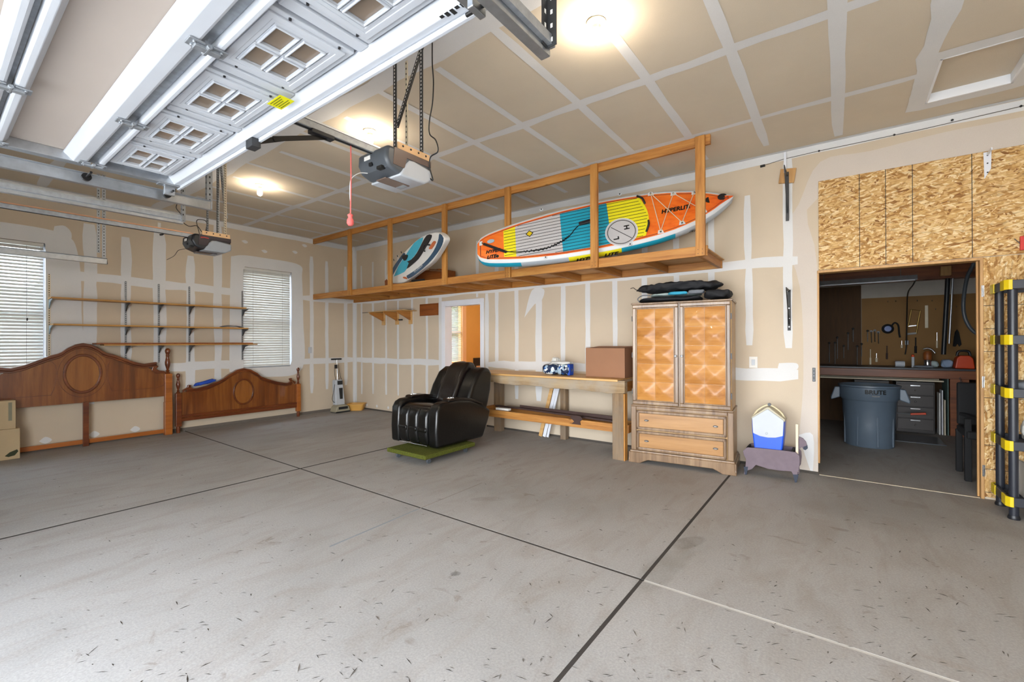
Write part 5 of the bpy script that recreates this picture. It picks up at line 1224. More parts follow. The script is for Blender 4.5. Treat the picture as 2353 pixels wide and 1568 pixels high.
# ================================================================== wall shelving on the left wall
ys_ = (-4.587, -3.807, -3.416, -3.021, -2.237)
su = thing('wall_shelf_unit', 'bare adjustable wall shelves of brown boards on slotted metal strips between the windows', 'shelf', (.01, -3.4, 1.1))
for i, y in enumerate(ys_):
    z0, z1 = (1.10, 2.30) if i not in (0,) else (1.02, 2.31)
    st_ = MB().box(.0, .012, y-.013, y+.013, z0, z1).build('slotted_strip', 'galv_d' if i else 'cornerbead', su)
    m = MB(); z = z0+.02
    while z < z1-.01: m.box(.0121, .0127, y-.004, y+.004, z, z+.014); z += .03
    tag(m.build('slots', 'ink', st_), kind='stuff')
    for zb in (2.0, 1.655, 1.385):
        if i == 0 and zb < 1.5: continue
        MB().prism([(.012, zb-.022), (.235, zb-.022), (.235, zb-.030), (.10, zb-.062), (.03, zb-.13), (.012, zb-.14)], lambda u, v, d: V((u, y+d, v)), -.005, .005).build('shelf_bracket', 'darkmetal' if i else plain('pale_blue_bracket', '8fa6b4', .4), su)
MB().box(.013, .255, -4.60, -2.27, 1.979, 2.0).build('shelf_board', 'shelf_y', su, bevel=.003)
MB().box(.013, .255, -4.58, -2.24, 1.634, 1.655).build('shelf_board', 'shelf_y', su, bevel=.003)
single('loose_plank', MB().box(.02, .25, -4.16, -2.16, 1.3645, 1.381), 'shelf_y', 'lower of two stacked planks on the bottom wall brackets, longer toward the far window', 'plank', bevel=.002).location.y += .07
single('loose_plank', MB().box(.015, .258, -4.17, -2.17, 1.3825, 1.402), 'ply_brown', 'upper red brown plank of two stacked on the bottom wall brackets', 'plank', bevel=.002)
m = MB().grid(lambda u, v: V((.06+.16*v, -2.62+.32*u, 1.662+.035*math.sin(math.pi*u)**.7*(1-.3*v))), 16, 4)
sg = single('magazine', m, 'fabric_grey', 'grey magazine with a bowed cover lying on the middle wall shelf', 'magazine', smooth=60); md = sg.modifiers.new('solid', 'SOLIDIFY'); md.thickness = .006
op = thing('switch_plate', 'white switch plate on the left wall near the vacuum cleaner', 'switch', (0, -1.012, 1.25))
MB().box(.003, .009, -1.05, -.975, 1.19, 1.31).build('cover_plate', 'whiteplastic', op, bevel=.003); MB().box(.009, .013, -1.02, -1.005, 1.235, 1.265).build('toggle', 'whiteplastic', op)
# ================================================================== bed headboard and footboard
BP = Plane((.14, 0, 0), (0, 1, 0), (1, 0, 0))
def c4(L_): return [(a_*.306, 700+b_*.306) for a_, b_ in L_]
hb = thing('headboard', 'tall arched cherry wood headboard with an oval medallion leaning on the left wall', 'headboard', (.1, -4.28, 0))
half = [BP.uv(*p_) for p_ in c4([(612, 290), (680, 300), (735, 325), (772, 352), (800, 364), (850, 375), (920, 400), (1000, 430), (1080, 446), (1175, 432)])]
yc = -4.283
half = [(max(u, yc), v) for u, v in half]; half[0] = (yc, half[0][1])
zs_end = half[-1][1]
left = [(2*yc-u, v) for u, v in half[1:]][::-1]
topc = left + half
def below(c_, k): return [(u, v-k) for u, v in c_]
PT = -3.375                                  # inner face of the right post
panel_top = below(topc, .02)
shoulder = [(-3.52, .995), (-3.47, .96), (-3.40, .945), (PT, .94)]
shl = [(2*yc-u, v) for u, v in shoulder][::-1]
zb1 = .59
poly = shl + [p_ for p_ in panel_top if abs(p_[0]-yc) < .74] + shoulder + [(PT, zb1), (2*yc-PT, zb1)]
MB().prism(poly, BP, -.045, -.015).build('headboard_panel', 'cherry_y', hb, bevel=.002)
def moulding(curve, hgt, d0, d1, mat, nm, parent, bev=.006):
    MB().prism(curve + below(curve, hgt)[::-1], BP, d0, d1).build(nm, mat, parent, bevel=bev, seg=3)
moulding(topc, .040, -.06, .024, 'cherry_d', 'top_moulding', hb); moulding(below(topc, .040), .026, -.05, .008, 'cherry_d', 'top_moulding', hb)
cz_, ry_, rz_ = .985, .195, .268
MB().ring(ell(yc, cz_, ry_, rz_, 48), ell(yc, cz_, ry_-.030, rz_-.034, 48), BP, -.016, .006).build('medallion_ring', 'cherry_d', hb, bevel=.006, seg=3, smooth=40)
MB().prism(ell(yc, cz_, ry_-.028, rz_-.032, 48), BP, -.016, -.010).build('medallion', 'cherry_m', hb)
MB().ring(ell(yc, cz_, ry_+.05, rz_+.05, 48), ell(yc, cz_, ry_+.044, rz_+.044, 48), BP, -.016, -.0135).build('inlay_line', 'cherry_d', hb)
for s_ in (-1, 1):
    ln_ = [(yc+s_*.30, .72), (yc+s_*.86, .735), (yc+s_*.86, .90), (yc+s_*.70, .99), (yc+s_*.52, 1.07), (yc+s_*.36, 1.17), (yc+s_*.27, 1.13), (yc+s_*.25, .98), (yc+s_*.27, .82)]
    sm_ = [(p_.x, p_.y) for p_ in arc_smooth([(a_, b_, 0) for a_, b_ in ln_]+[(ln_[0][0], ln_[0][1], 0)], 5)[:-1]]
    cyx = sum(p_[0] for p_ in sm_)/len(sm_); cyz = sum(p_[1] for p_ in sm_)/len(sm_)
    MB().ring(sm_, [(cyx+(a_-cyx)*.985, cyz+(b_-cyz)*.975) for a_, b_ in sm_], BP, -.016, -.0125).build('inlay_line', 'cherry_d', hb)
    MB().prism([(yc+s_*.745, .99), (yc+s_*.76, 1.05), (yc+s_*.80, 1.07), (yc+s_*.83, 1.05), (yc+s_*.80, 1.01), (yc+s_*.84, .985), (yc+s_*.90, .975), (yc+s_*.93, .94), (yc+s_*.80, .94)], BP, -.045, .0).build('scroll', 'cherry_d', hb, bevel=.006)
def finial(u, z0, k, x, parent):
    pr = [(.030, 0), (.034, .012), (.018, .03), (.026, .045), (.014, .06), (.022, .09), (.032, .13), (.034, .165), (.026, .21), (.018, .25), (.024, .262), (.018, .275), (.02, .285), (.030, .31), (.034, .335), (.024, .365), (.006, .375)]
    MB().lathe([(r_*k, z_*k) for r_, z_ in pr], 18, (x, u, z0)).build('finial', 'cherry_d', parent, smooth=50)
for s_ in (1, -1):
    yp = yc + s_*(abs(yc)-3.335)
    MB().box(.10, .165, yp-.045, yp+.045, 0, .93).build('post', 'cherry_o', hb, bevel=.006)
    MB().box(.09, .175, yp-.05, yp+.045, 0, .50).build('post_block', 'cherry_o', hb, bevel=.006)
    finial(yp-.005*s_, .93, 1.04, .13, hb)
MB().box(.10, .128, yc-.91, yc+.93, .03, .088).build('bottom_rail', 'cherry_o', hb, bevel=.004)
MB().box(.129, .165, yc-.005, yc+.055, 0, .60).build('centre_leg', 'cherry_d', hb, bevel=.004)
# footboard
fb = thing('footboard', 'low arched cherry wood footboard with an oval medallion leaning under the far window', 'footboard', (.1, -2.25, 0))
FP = Plane((.14, 0, 0), (0, 1, 0), (1, 0, 0))
fc = [FP.uv(*p_) for p_ in c4([(1830, 478), (1880, 488), (1930, 515), (1960, 540), (2010, 560), (2080, 580), (2150, 590), (2190, 580)])]
yf_ = fc[0][0]; rt_ = fc
rt_w = rt_[-1][0]-yf_
lf_ = [FP.uv(*p_) for p_ in c4([(1400, 632), (1480, 630), (1560, 610), (1640, 575), (1690, 548), (1720, 525), (1780, 490)])]
tf = lf_ + rt_
yl_, yr_ = -3.175, FP.uv(2230*.306, 700+700*.306)[0]
pan = [(yl_, .62), (yl_+.06, .63), (yl_+.13, .70)] + [p_ for p_ in below(tf, .02) if p_[0] > yl_+.16 and p_[0] < yr_-.12] + [(yr_-.10, .69), (yr_-.05, .62), (yr_, .61), (yr_, .20), (yl_, .20)]
MB().prism(pan, FP, -.045, -.012).build('footboard_panel', 'cherry_y', fb, bevel=.002)
moulding(tf, .036, -.06, .022, 'cherry_d', 'top_moulding', fb); moulding(below(tf, .036), .024, -.05, .006, 'cherry_d', 'top_moulding', fb)
c1 = FP.uv(1830*.306, 700+655*.306)
MB().ring(ell(c1[0], c1[1], .165, .225, 40), ell(c1[0], c1[1], .142, .198, 40), FP, -.013, .012).build('medallion_ring', 'cherry_d', fb, bevel=.006, seg=3, smooth=40)
MB().prism(ell(c1[0], c1[1], .144, .2, 40), FP, -.013, -.006).build('medallion', 'cherry_m', fb)
MB().box(.128, .15, yl_, yr_, .235, .275).build('lower_moulding', 'cherry_d', fb, bevel=.008, seg=3); MB().box(.124, .145, yl_, yr_, .175, .225).build('lower_moulding', 'cherry_d', fb, bevel=.006, seg=3)
for s_, yy in ((-1, yl_-.03), (1, yr_+.03)):
    MB().box(.09, .16, yy-.038, yy+.038, .10, .62).build('post', 'cherry_d' if s_ < 0 else 'cherry_o', fb, bevel=.006)
    MB().lathe([(.024, 0), (.028, .05), (.026, .10)], 14, (.125, yy, 0)).build('post_foot', 'cherry_d', fb, smooth=50)
    finial(yy, .62, .82, .125, fb)
    MB().prism([(yy-s_*.06, .62), (yy-s_*.10, .67), (yy-s_*.16, .69), (yy-s_*.17, .73), (yy-s_*.13, .74), (yy-s_*.12, .70), (yy-s_*.05, .66)], FP, -.04, .0).build('scroll', 'cherry_d', fb, bevel=.006)
b0 = FP.uv(472, 881)
_b = FP(b0[0], b0[1], -.02)
m = blob(0, 0, 0, .05, .145, .028, .10, 41, 24, 10); m.v = [V((_b.x+p_.x, _b.y+p_.y, _b.z+.012+p_.z+.22*p_.y)) for p_ in m.v]
crumple(single('blue_rag', m, 'bluecloth', 'bright blue rag lying on the shoulder of the footboard', 'rag', smooth=60), .02, .05)
# ================================================================== cartons in front of the headboard
CP = [P(46, 1052, 'z', 0)]
xb = .36; e0 = P(46, 1048, 'x', xb); e1 = P(40, 985, 'x', xb); e2 = P(36, 920, 'x', xb-.03)
b1 = thing('cardboard_box', 'bottom carton with a black leaf mark beside the headboard, under another carton', 'box', (.27, e0.y-.25, 0))
MB().box(.20, xb, e0.y-.55, e0.y, .0, e1.z).build('carton', 'cardboard2', b1, bevel=.004)
lc = P(28, 1043, 'x', xb+.001)
MB().prism([(lc.y-.06, lc.z-.02), (lc.y-.02, lc.z+.02), (lc.y+.04, lc.z+.045), (lc.y+.05, lc.z+.02), (lc.y+.02, lc.z-.025), (lc.y-.03, lc.z-.035)], lambda u, v, d: V((xb+d, u, v)), .0002, .001).build('printed_leaf', plain('olive_black_print', '2a3010', .7), b1)
b2 = thing('cardboard_box', 'top carton with printed markings stacked beside the headboard', 'box', (.26, e2.y-.25, e1.z+.001))
MB().box(.20, xb-.02, e2.y-.55, e2.y, e1.z+.001, e2.z).build('carton', 'cardboard2', b2, bevel=.004)
for (yy, zz_, w_, h_) in ((-.045, .12, .03, .26), (-.15, .06, .05, .04), (-.14, .13, .012, .12), (-.19, .12, .02, .07)):
    MB().box(xb-.0199, xb-.0192, e2.y+yy-w_/2, e2.y+yy+w_/2, e1.z+zz_-.02, e1.z+zz_+h_-.06).build('printed_mark', plain('grey_print', '7d7a66', .7), b2)
# ================================================================== vacuum cleaner and tub in the corner
vc = thing('vacuum_cleaner', 'white and grey upright vacuum cleaner standing near the room corner', 'vacuum', (.27, -.56, 0))
vx, vy = .27, -.55
MB().prism([(-.15, 0), (.15, 0), (.16, .03), (.13, .12), (.08, .15), (-.08, .15), (-.13, .12), (-.16, .03)], lambda u, v, d: V((vx+d, vy+u, v)), -.07, .14).build('floor_head', 'putty', vc, bevel=.012, seg=3)
MB().box(vx-.06, vx+.145, vy-.155, vy+.155, .004, .03).build('bumper', 'black', vc, bevel=.006)
MB().box(vx+.142, vx+.15, vy-.10, vy+.10, .07, .12).build('head_window', 'black', vc, bevel=.003)
MB().prism([(-.085, .14), (.115, .14), (.12, .20), (.10, .62), (.09, .645), (-.05, .645), (-.065, .62)], lambda u, v, d: V((vx+d-.03-(v-.14)*.12, vy+u, v)), -.06, .055).build('bag_housing', 'whiteplastic', vc, bevel=.015, seg=3)
sl_ = lambda z: vx+.027-(z-.14)*.12
MB().box(sl_(.58)-.01, sl_(.58)+.006, vy-.02, vy+.09, .545, .625).build('label_panel', 'black', vc, bevel=.003)
MB().prism([(-.01, .26), (.05, .26), (.065, .48), (-.015, .48)], lambda u, v, d: V((sl_(v)+d, vy+u+.02, v)), -.004, .006).build('bag_window', 'black', vc, bevel=.003)
MB().cyl((vx-.09, vy+.02, .64), (vx-.13, vy+.03, 1.05), .009, 8).build('handle_tube', 'chrome', vc, smooth=50)
MB().cyl((vx-.13, vy-.09, 1.06), (vx-.13, vy+.13, 1.06), .016, 10).build('handle_grip', 'black', vc, smooth=50)
for a_, b_ in ((-.04, -.03), (.05, .02), (.085, .055)): MB().tube(arc_smooth([(vx-.06, vy+a_, .64), (vx-.07, vy+(a_+b_)/2-.02, .8), (vx-.11, vy+b_, .95)], 5), .005, 6).build('cord_loop', 'cord', vc, smooth=60)
MB().box(vx-.115, vx-.085, vy-.025, vy+.005, .87, .95).build('plug', 'black', vc, bevel=.004)
MB().tube(arc_smooth([(vx-.03, vy-.075, .56), (vx-.02, vy-.11, .42), (vx, vy-.15, .28), (vx, vy-.13, .22), (vx-.01, vy-.09, .20)], 6), .005, 6).build('cord_loop', 'cord', vc, smooth=60)
tb = thing('plastic_tub', 'shallow yellow orange plastic tub on the floor in the room corner', 'tub', (.34, -.19, 0))
c_ = V((.33, -.19, 0)); R2 = rotm('Z', 38)
def rr(hx, hy, z, r=.04):
    o_ = []
    for sx_, sy_, a0_ in ((1, 1, 0), (-1, 1, 90), (-1, -1, 180), (1, -1, 270)):
        for k in range(4): a_ = math.radians(a0_+30*k); o_.append(c_ + R2 @ V((sx_*(hx-r)+r*math.cos(a_), sy_*(hy-r)+r*math.sin(a_), z)))
    return o_
L0 = [rr(.13, .10, .0), rr(.165, .13, .125), rr(.178, .143, .125), rr(.178, .143, .137), rr(.160, .125, .137), rr(.125, .095, .012)]
vs2 = [p_ for l_ in L0 for p_ in l_]; f2 = [tuple(range(16))[::-1], tuple(80+k for k in range(16))]
for i in range(5):
    for k in range(16): f2.append((i*16+k, i*16+(k+1) % 16, (i+1)*16+(k+1) % 16, (i+1)*16+k))
MB().add(vs2, f2).build('tub_shell', 'tubyellow', tb, smooth=40)
# ================================================================== rack and plaque on the back wall
rk = thing('wooden_bracket_rack', 'three pine wall brackets in a row with a thin rod above the vacuum corner', 'bracket rack', (1.42, 0, 1.74))
for px, py in ((883, 748), (914, 746), (945, 744)):
    x = Wp(px, py).x
    br = MB().box(x-.045, x+.045, -.03, -.003, 1.745, 1.985).build('wall_block', 'birch_x', rk, bevel=.003)
    MB().prism([(-.03, 1.985), (-.34, 1.985), (-.34, 1.955), (-.03, 1.82)], lambda u, v, d: V((x+d, u, v)), -.02, .02).build('bracket_arm', 'pine_y', rk, bevel=.003)
MB().box(.93, 1.98, -.345, -.005, 1.986, 1.996).build('thin_board', 'birch_x', rk)
MB().cyl((.55, -.20, 2.003), (2.05, -.20, 2.003), .006, 8).build('rod', 'wire', rk, smooth=50)
MB().lathe([(.014, -.05), (.014, .05)], 10, (1.62, -.10, 1.83), rotm('Y', 90)).build('clamp', 'black', rk)
single('wooden_plaque', MB().box(2.07, 2.555, -.018, -.002, 1.887, 2.105), 'ply_brown', 'reddish brown wooden plaque fixed beside the white door casing', 'plaque', bevel=.002)

wk_ = thing('wall_hook', 'small black hook on a white strip high on the left wall above the shelves', 'hook', tuple(Lp(368, 540)))
hq0, hq1 = Lp(366, 512), Lp(366, 536)
MB().box(.002, .006, hq0.y-.02, hq0.y+.02, hq1.z, hq0.z).build('hook_strip', 'paperwhite', wk_, bevel=.002)
MB().tube(arc_smooth([(.006, hq1.y+.03, hq1.z+.05), (.05, hq1.y+.04, hq1.z+.04), (.06, hq1.y+.03, hq1.z-.02), (.03, hq1.y, hq1.z-.03)], 4), .012, 8).build('hook_arm', 'black', wk_, smooth=60)
# ================================================================== wall fittings on the right of the back wall
ls = thing('light_switch', 'white rocker light switch on the wall beside the armoire', 'switch', (7.594, 0, 1.16))
MB().box(7.553, 7.637, -.008, -.003, 1.095, 1.222).build('cover_plate', 'paperwhite', ls, bevel=.003); MB().box(7.577, 7.613, -.012, -.008, 1.125, 1.19).build('rocker', 'whiteplastic', ls, bevel=.002)
u1 = thing('folding_bracket', 'dark steel shelf bracket with a white strap and wood block near the ceiling', 'bracket', (7.92, 0, 2.69))
MB().obox((7.93, -.012, 3.18), (.145, .02, .155), rotm('Y', 8)).build('wood_block', 'jamb', u1, bevel=.003)
MB().box(7.90, 7.922, -.026, -.0225, 3.215, 3.44).build('strap', 'trimwhite', u1)
MB().box(7.915, 7.945, -.028, -.023, 2.69, 3.22).build('wall_leg', 'darkmetal', u1, bevel=.002)
MB().box(7.926, 7.934, -.33, -.028, 3.17, 3.20).build('arm', 'darkmetal', u1, bevel=.002)
MB().beam((7.93, -.30, 3.17), (7.93, -.03, 2.78), .008, .02).build('brace', 'darkmetal', u1)
u2 = thing('shelf_bracket', 'black steel shelf bracket alone on the wall beside the shop doorway', 'bracket', (7.93, 0, 1.51))
MB().box(7.925, 7.955, -.008, -.003, 1.51, 1.95).build('wall_leg', 'blackmetal', u2, bevel=.002)
MB().box(7.935, 7.943, -.30, -.008, 1.925, 1.95).build('arm', 'blackmetal', u2, bevel=.002); MB().beam((7.939, -.28, 1.93), (7.939, -.01, 1.58), .008, .022).build('brace', 'blackmetal', u2)
for z in (1.55, 1.64, 1.75): MB().cyl((7.94, -.0095, z), (7.94, -.0075, z), .006, 8).build('screw', 'chrome', u2)
u3 = thing('shelf_bracket', 'white steel shelf bracket screwed to the strand board', 'bracket', (9.46, 0, 2.83))
bx_ = Wp(2268, 380).x
MB().prism([(bx_-.025, 3.05), (bx_+.025, 3.05), (bx_+.022, 2.90), (bx_-.02, 2.815)], lambda u, v, d: V((u, d, v)), -.018, -.0135).build('wall_leg', 'trimwhite', u3, bevel=.002)
for z in (3.02, 2.95, 2.87): MB().cyl((bx_, -.0195, z), (bx_, -.0175, z), .006, 8).build('screw', 'ink', u3)
MB().box(bx_-.004, bx_+.004, -.16, -.018, 3.02, 3.04).build('arm', 'trimwhite', u3)
cbp = [Wp(1750, 382, -.012), Wp(1800, 366, -.008), Wp(1882, 347, -.008), Wp(2120, 297, -.008), Wp(2353, 243, -.008), V((RX-.05, -.008, 3.39))]
cbl = thing('wall_cable', 'thin grey cable stapled along the top of the back wall with a loose plug', 'cable', (8.9, 0, 3.35))
MB().tube(cbp, .003, 6).build('cable_run', 'wire', cbl, smooth=60)
MB().cyl(Wp(1747, 383, -.012), Wp(1758, 380, -.012), .013, 10).build('plug', 'blackmetal', cbl, smooth=40)
for q in ((1882, 347), (2055, 310), (2188, 276), (2346, 244)): MB().sphere(Wp(q[0], q[1], -.010), .010, 8, 6).build('cable_clip', 'black', cbl)
rt2 = thing('wall_hook_tool', 'red handled black tool hanging on the strand board by the plastic shelving', 'tool', (9.62, 0, 2.2))
h0 = Wp(2350, 572, -.03); MB().box(h0.x-.015, h0.x+.02, -.04, -.013, 2.16, 2.28).build('red_handle', 'red', rt2, bevel=.005); MB().cyl((h0.x+.03, -.03, 1.9), (h0.x+.03, -.03, 2.36), .014, 8).build('black_shaft', 'black', rt2, smooth=50)
MB().tube([Wp(2331, 549, -.02), Wp(2347, 562, -.03)], .004, 6).build('wire_hook', 'wire', rt2)
# ================================================================== black and yellow plastic shelving
ps = thing('plastic_shelving', 'black plastic shelving unit with yellow corner clips beside the shop doorway', 'shelving', (9.85, -.33, 0))
SX0, SX1, SY0, SY1 = 9.422, 10.33, -.555, -.10
lev = [.14, .575, .985, 1.40, 1.83]
for x in (SX0+.045, SX1-.045):
    for y in (SY0+.045, SY1-.045):
        MB().lathe([(.028, .012), (.028, 1.86)], 16, (x, y, 0)).build('post', 'navy_plastic', ps, smooth=40); MB().lathe([(.034, 0), (.036, .012), (.03, .03)], 16, (x, y, 0)).build('post_foot', 'black', ps, smooth=40)
for z in lev:
    t_ = MB(); fz0, fz1 = z-.035, z+.035
    t_.box(SX0+.03, SX1-.03, SY0, SY0+.022, fz0, fz1).box(SX0+.03, SX1-.03, SY1-.022, SY1, fz0, fz1).box(SX0, SX0+.022, SY0+.03, SY1-.03, fz0, fz1).box(SX1-.022, SX1, SY0+.03, SY1-.03, fz0, fz1)
    t_.box(SX0+.01, SX1-.01, SY0+.01, SY1-.01, z-.012, z-.002)
    tr_ = t_.build('shelf_tray', 'navy_plastic', ps, bevel=.004)
    k = 0; y = SY0+.05
    while y < SY1-.05: MB().box(SX0+.03, SX1-.03, y-.008, y+.008, z-.003, z+.006).build('tray_rib', 'navy_plastic', tr_); y += .055
    for x, sx_ in ((SX0, 1), (SX1, -1)):
        for y, sy_ in ((SY0, 1), (SY1, -1)):
            pr = [(x-sx_*.006, y+sy_*.13), (x-sx_*.006, y+sy_*.022), (x+sx_*.016, y-sy_*.006), (x+sx_*.036, y-sy_*.006), (x+sx_*.036, y+sy_*.004), (x+sx_*.02, y+sy_*.006), (x+sx_*.006, y+sy_*.028), (x+sx_*.006, y+sy_*.13)]
            MB().prism(pr, lambda u, v, d: V((u, v, d)), fz0-.004, fz1+.004).build('corner_clip', 'yellow', ps, bevel=.003)
b = blob(9.66, -.40, lev[1]+.115, .13, .12, .095, .12, 21); crumple(single('plastic_bag', b, 'bag', 'crumpled white plastic bag on the second shelf of the plastic shelving', 'bag', smooth=60), .05, .07)
pn = thing('paper_bundle', 'bundle of white ribbed paper standing on the lowest shelf of the plastic shelving', 'bundle', (9.64, -.33, lev[0]+.007))
for k in range(9): MB().box(9.545+.02*k, 9.56+.02*k, -.48, -.2, lev[0]+.007, lev[0]+.28-.012*(k % 3)).build('sheet', 'paperwhite', pn, bevel=.003)
b = blob(9.62, -.34, lev[2]+.05, .12, .10, .042, .12, 24); single('cloth_heap', b, 'fabric_grey', 'grey cloth heap on the middle shelf of the plastic shelving', 'cloth', smooth=60)
# ================================================================== the workshop
wt = thing('shop_workbench', 'long brown workbench with a black top along the workshop pegboard', 'workbench', (9.2, 3.7, 0))
BF = 3.36
MB().box(7.7, 10.38, BF, WY-.012, .955, .985).build('bench_top', plain('dark_bench_top', '34363c', .45), wt, bevel=.004)
MB().box(7.7, 10.38, BF+.005, BF+.04, .835, .954).build('fascia', 'bench_brown', wt, bevel=.004)
MB().box(9.66, 9.86, BF+.05, WY-.02, 0, .90).build('bench_support', 'bench_brown', wt, bevel=.004); MB().box(7.75, 7.80, BF+.05, WY-.02, 0, .90).build('bench_support', 'bench_brown', wt)
for y_ in (3.45, 3.85): MB().box(8.0, 9.6, y_, y_+.03, .78, .80).build('under_rail', 'cornerbead', wt)
def chest(x0, x1, lab, zt=.77, nd=4):
    o_ = thing('drawer_chest', lab, 'drawers', ((x0+x1)/2, 3.65, 0))
    MB().box(x0, x1, 3.42, 3.95, .0, zt).build('case', plain('dark_steel_case', '2f2b2a', .4, .3), o_, bevel=.004)
    for k in range(nd):
        a_ = .05+(zt-.07)*k/nd; b_ = a_+(zt-.07)/nd-.012
        d_ = MB().box(x0+.015, x1-.015, 3.40, 3.42, a_, b_).build('drawer', plain('dark_drawer', '3a3432', .4, .2), o_, bevel=.003)
        MB().box((x0+x1)/2-.055, (x0+x1)/2+.055, 3.393, 3.399, b_-.03, b_-.016).build('label_holder', 'chrome', d_); MB().sphere(((x0+x1)/2, 3.385, (a_+b_)/2-.01), .012, 10, 6).build('knob', 'chrome', d_, smooth=60)
    return o_
chest(8.55, 8.98, 'dark steel drawer chest behind the grey trash can under the workshop bench'); chest(9.06, 9.50, 'dark steel drawer chest with bright knobs under the workshop bench beside leaning boards')
# trash can
can = thing('trash_can', 'big grey blue plastic trash can with side handles inside the workshop', 'trash can', (8.68, 2.02, 0))
cc = V((8.68, 2.02, 0)); 
MB().lathe([(.255, 0), (.262, .012), (.275, .30), (.290, .60), (.300, .615), (.312, .63), (.318, .78), (.335, .79), (.335, .81), (.318, .812), (.305, .79), (.28, .60), (.25, .03), (.0, .03)], 40, cc, caps=False).build('can_body', 'can', can, smooth=40)
for s_ in (-1, 1):
    hx = V((.80*s_, .60*s_, 0)); hx.normalize(); sd2 = V((-hx.y, hx.x, 0))
    pr = [(.31, .74), (.40, .72), (.42, .64), (.41, .60), (.31, .66)]
    MB().prism([(.31, .77), (.37, .765), (.415, .62), (.41, .585), (.31, .625)], lambda u, v, d: cc + V((s_, 0, 0))*u + V((0, 1, 0))*d + V((0, 0, v)), -.06, .06).build('can_handle', 'can', can, bevel=.012, seg=3)
for a_ in range(8):
    t_ = a_*math.pi/4+.3; MB().box(-.012, .012, -.008, .008, .02, .60).xform(Matrix.Translation(cc + V((.272*math.cos(t_), .272*math.sin(t_), 0))) @ Matrix.Rotation(t_+math.pi/2, 4, 'Z')).build('rib', 'can', can, bevel=.004)
fcan = lambda u, v, d: cc + V((.324*math.sin(u/.324+.18), -.324*math.cos(u/.324+.18), .735+v)) 
MB().txt('BRUTE', fcan, .075, sx=1.0, bold=.003).build('can_lettering', 'ink', can); MB().box(cc.x+.02, cc.x+.10, cc.y-.323, cc.y-.315, .675, .69).build('can_clip', 'black', can)
# leaning boards, chain, chair, things under and on the bench
for k, (x, w_, h_, mt, lab) in enumerate(((9.545, .014, .62, 'paperwhite', 'white thin board standing under the workshop bench nearest the dark drawers'), (9.575, .012, .66, 'trimwhite', 'white thin board second from the drawers under the workshop bench'), (9.60, .014, .52, 'cornerbead', 'cream thin board third from the drawers under the workshop bench'), (9.635, .012, .85, plain('grey_green_board', '5f7570', .6), 'tall grey green sheet standing under the workshop bench beside the brown support'))):
    single('leaning_board', MB().box(x, x+w_, 3.42, 3.62+.25*(k == 3), 0, h_), mt, lab, 'board', bevel=.002)
ch = thing('chain', 'loop of steel chain hanging on the brown workshop bench support', 'chain', (9.76, 3.40, .35))
for k in range(26):
    z = .845-.018*k; x = 9.755+.012*math.sin(k*.5); Rr = rotm('Z', 90*(k % 2)) ; c3_ = V((x, 3.345, z))
    MB().tube([c3_ + Rr @ V((.009*math.cos(a_*.785), 0, .014*math.sin(a_*.785))) for a_ in range(8)], .003, 5, closed=True).build('chain_link', 'chrome', ch)
MB().cyl((9.755, 3.345, .862), (9.755, 3.364, .862), .005, 6).build('chain_hook', 'chrome', ch)
oc = thing('chair', 'black chair mostly hidden behind the right jamb of the shop doorway', 'chair', (9.62, 1.3, 0))
e_ = P(2222, 1070, 'y', .62)
cx2 = e_.x
MB().box(cx2-.02, cx2+.03, .58, .63, 0, .62).build('leg', 'blackmatte', oc, bevel=.006); MB().box(cx2+.38, cx2+.43, .58, .63, 0, .62).build('leg', 'blackmatte', oc, bevel=.006)
MB().box(cx2-.02, cx2+.03, 1.0, 1.05, 0, .45).build('leg', 'blackmatte', oc, bevel=.006); MB().box(cx2+.38, cx2+.43, 1.0, 1.05, 0, .45).build('leg', 'blackmatte', oc, bevel=.006)
MB().box(cx2-.01, cx2+.42, .56, 1.06, .42, .50).build('seat', 'blackmatte', oc, bevel=.02, seg=3); MB().beam((cx2+.02, 1.0, .62), (cx2+.25, .60, .56), .05, .03).build('arm', 'blackmatte', oc, bevel=.006)
MB().box(cx2-.01, cx2+.42, 1.01, 1.06, .50, .95).build('backrest', 'blackmatte', oc, bevel=.02, seg=3)
gb = thing('storage_bin', 'dark grey plastic storage bin under the end of the workshop bench', 'bin', (10.05, 3.5, 0))
MB().box(9.89, 10.3, 3.42, 3.9, 0, .52).build('bin_body', plain('slate_bin', '3a4048', .5), gb, bevel=.01); MB().box(9.88, 10.31, 3.41, 3.91, .52, .55).build('bin_lid', 'greyplastic', gb, bevel=.006)
single('floor_mat', MB().box(8.95, 9.5, 2.5, 3.1, .0, .012), 'dgrey', 'dark rubber mat on the workshop floor before the drawers', 'mat', bevel=.004)
hm = thing('red_handled_tool', 'tool with a red orange handle standing before the dark drawers in the workshop', 'tool', (9.1, 3.2, 0))
p0, p1 = P(2092, 952, 'y', 3.15), P(2128, 951, 'y', 3.15)
MB().beam(p0, p1, .03, .03).build('red_handle', 'orange', hm, bevel=.006); MB().beam((p0.x-.25, 3.15, p0.z+.005), p0, .015, .012).build('shaft', 'darkmetal', hm); MB().cyl((p0.x-.22, 3.15, 0), (p0.x-.22, 3.15, p0.z), .012, 8).build('stand', 'blackmetal', hm)
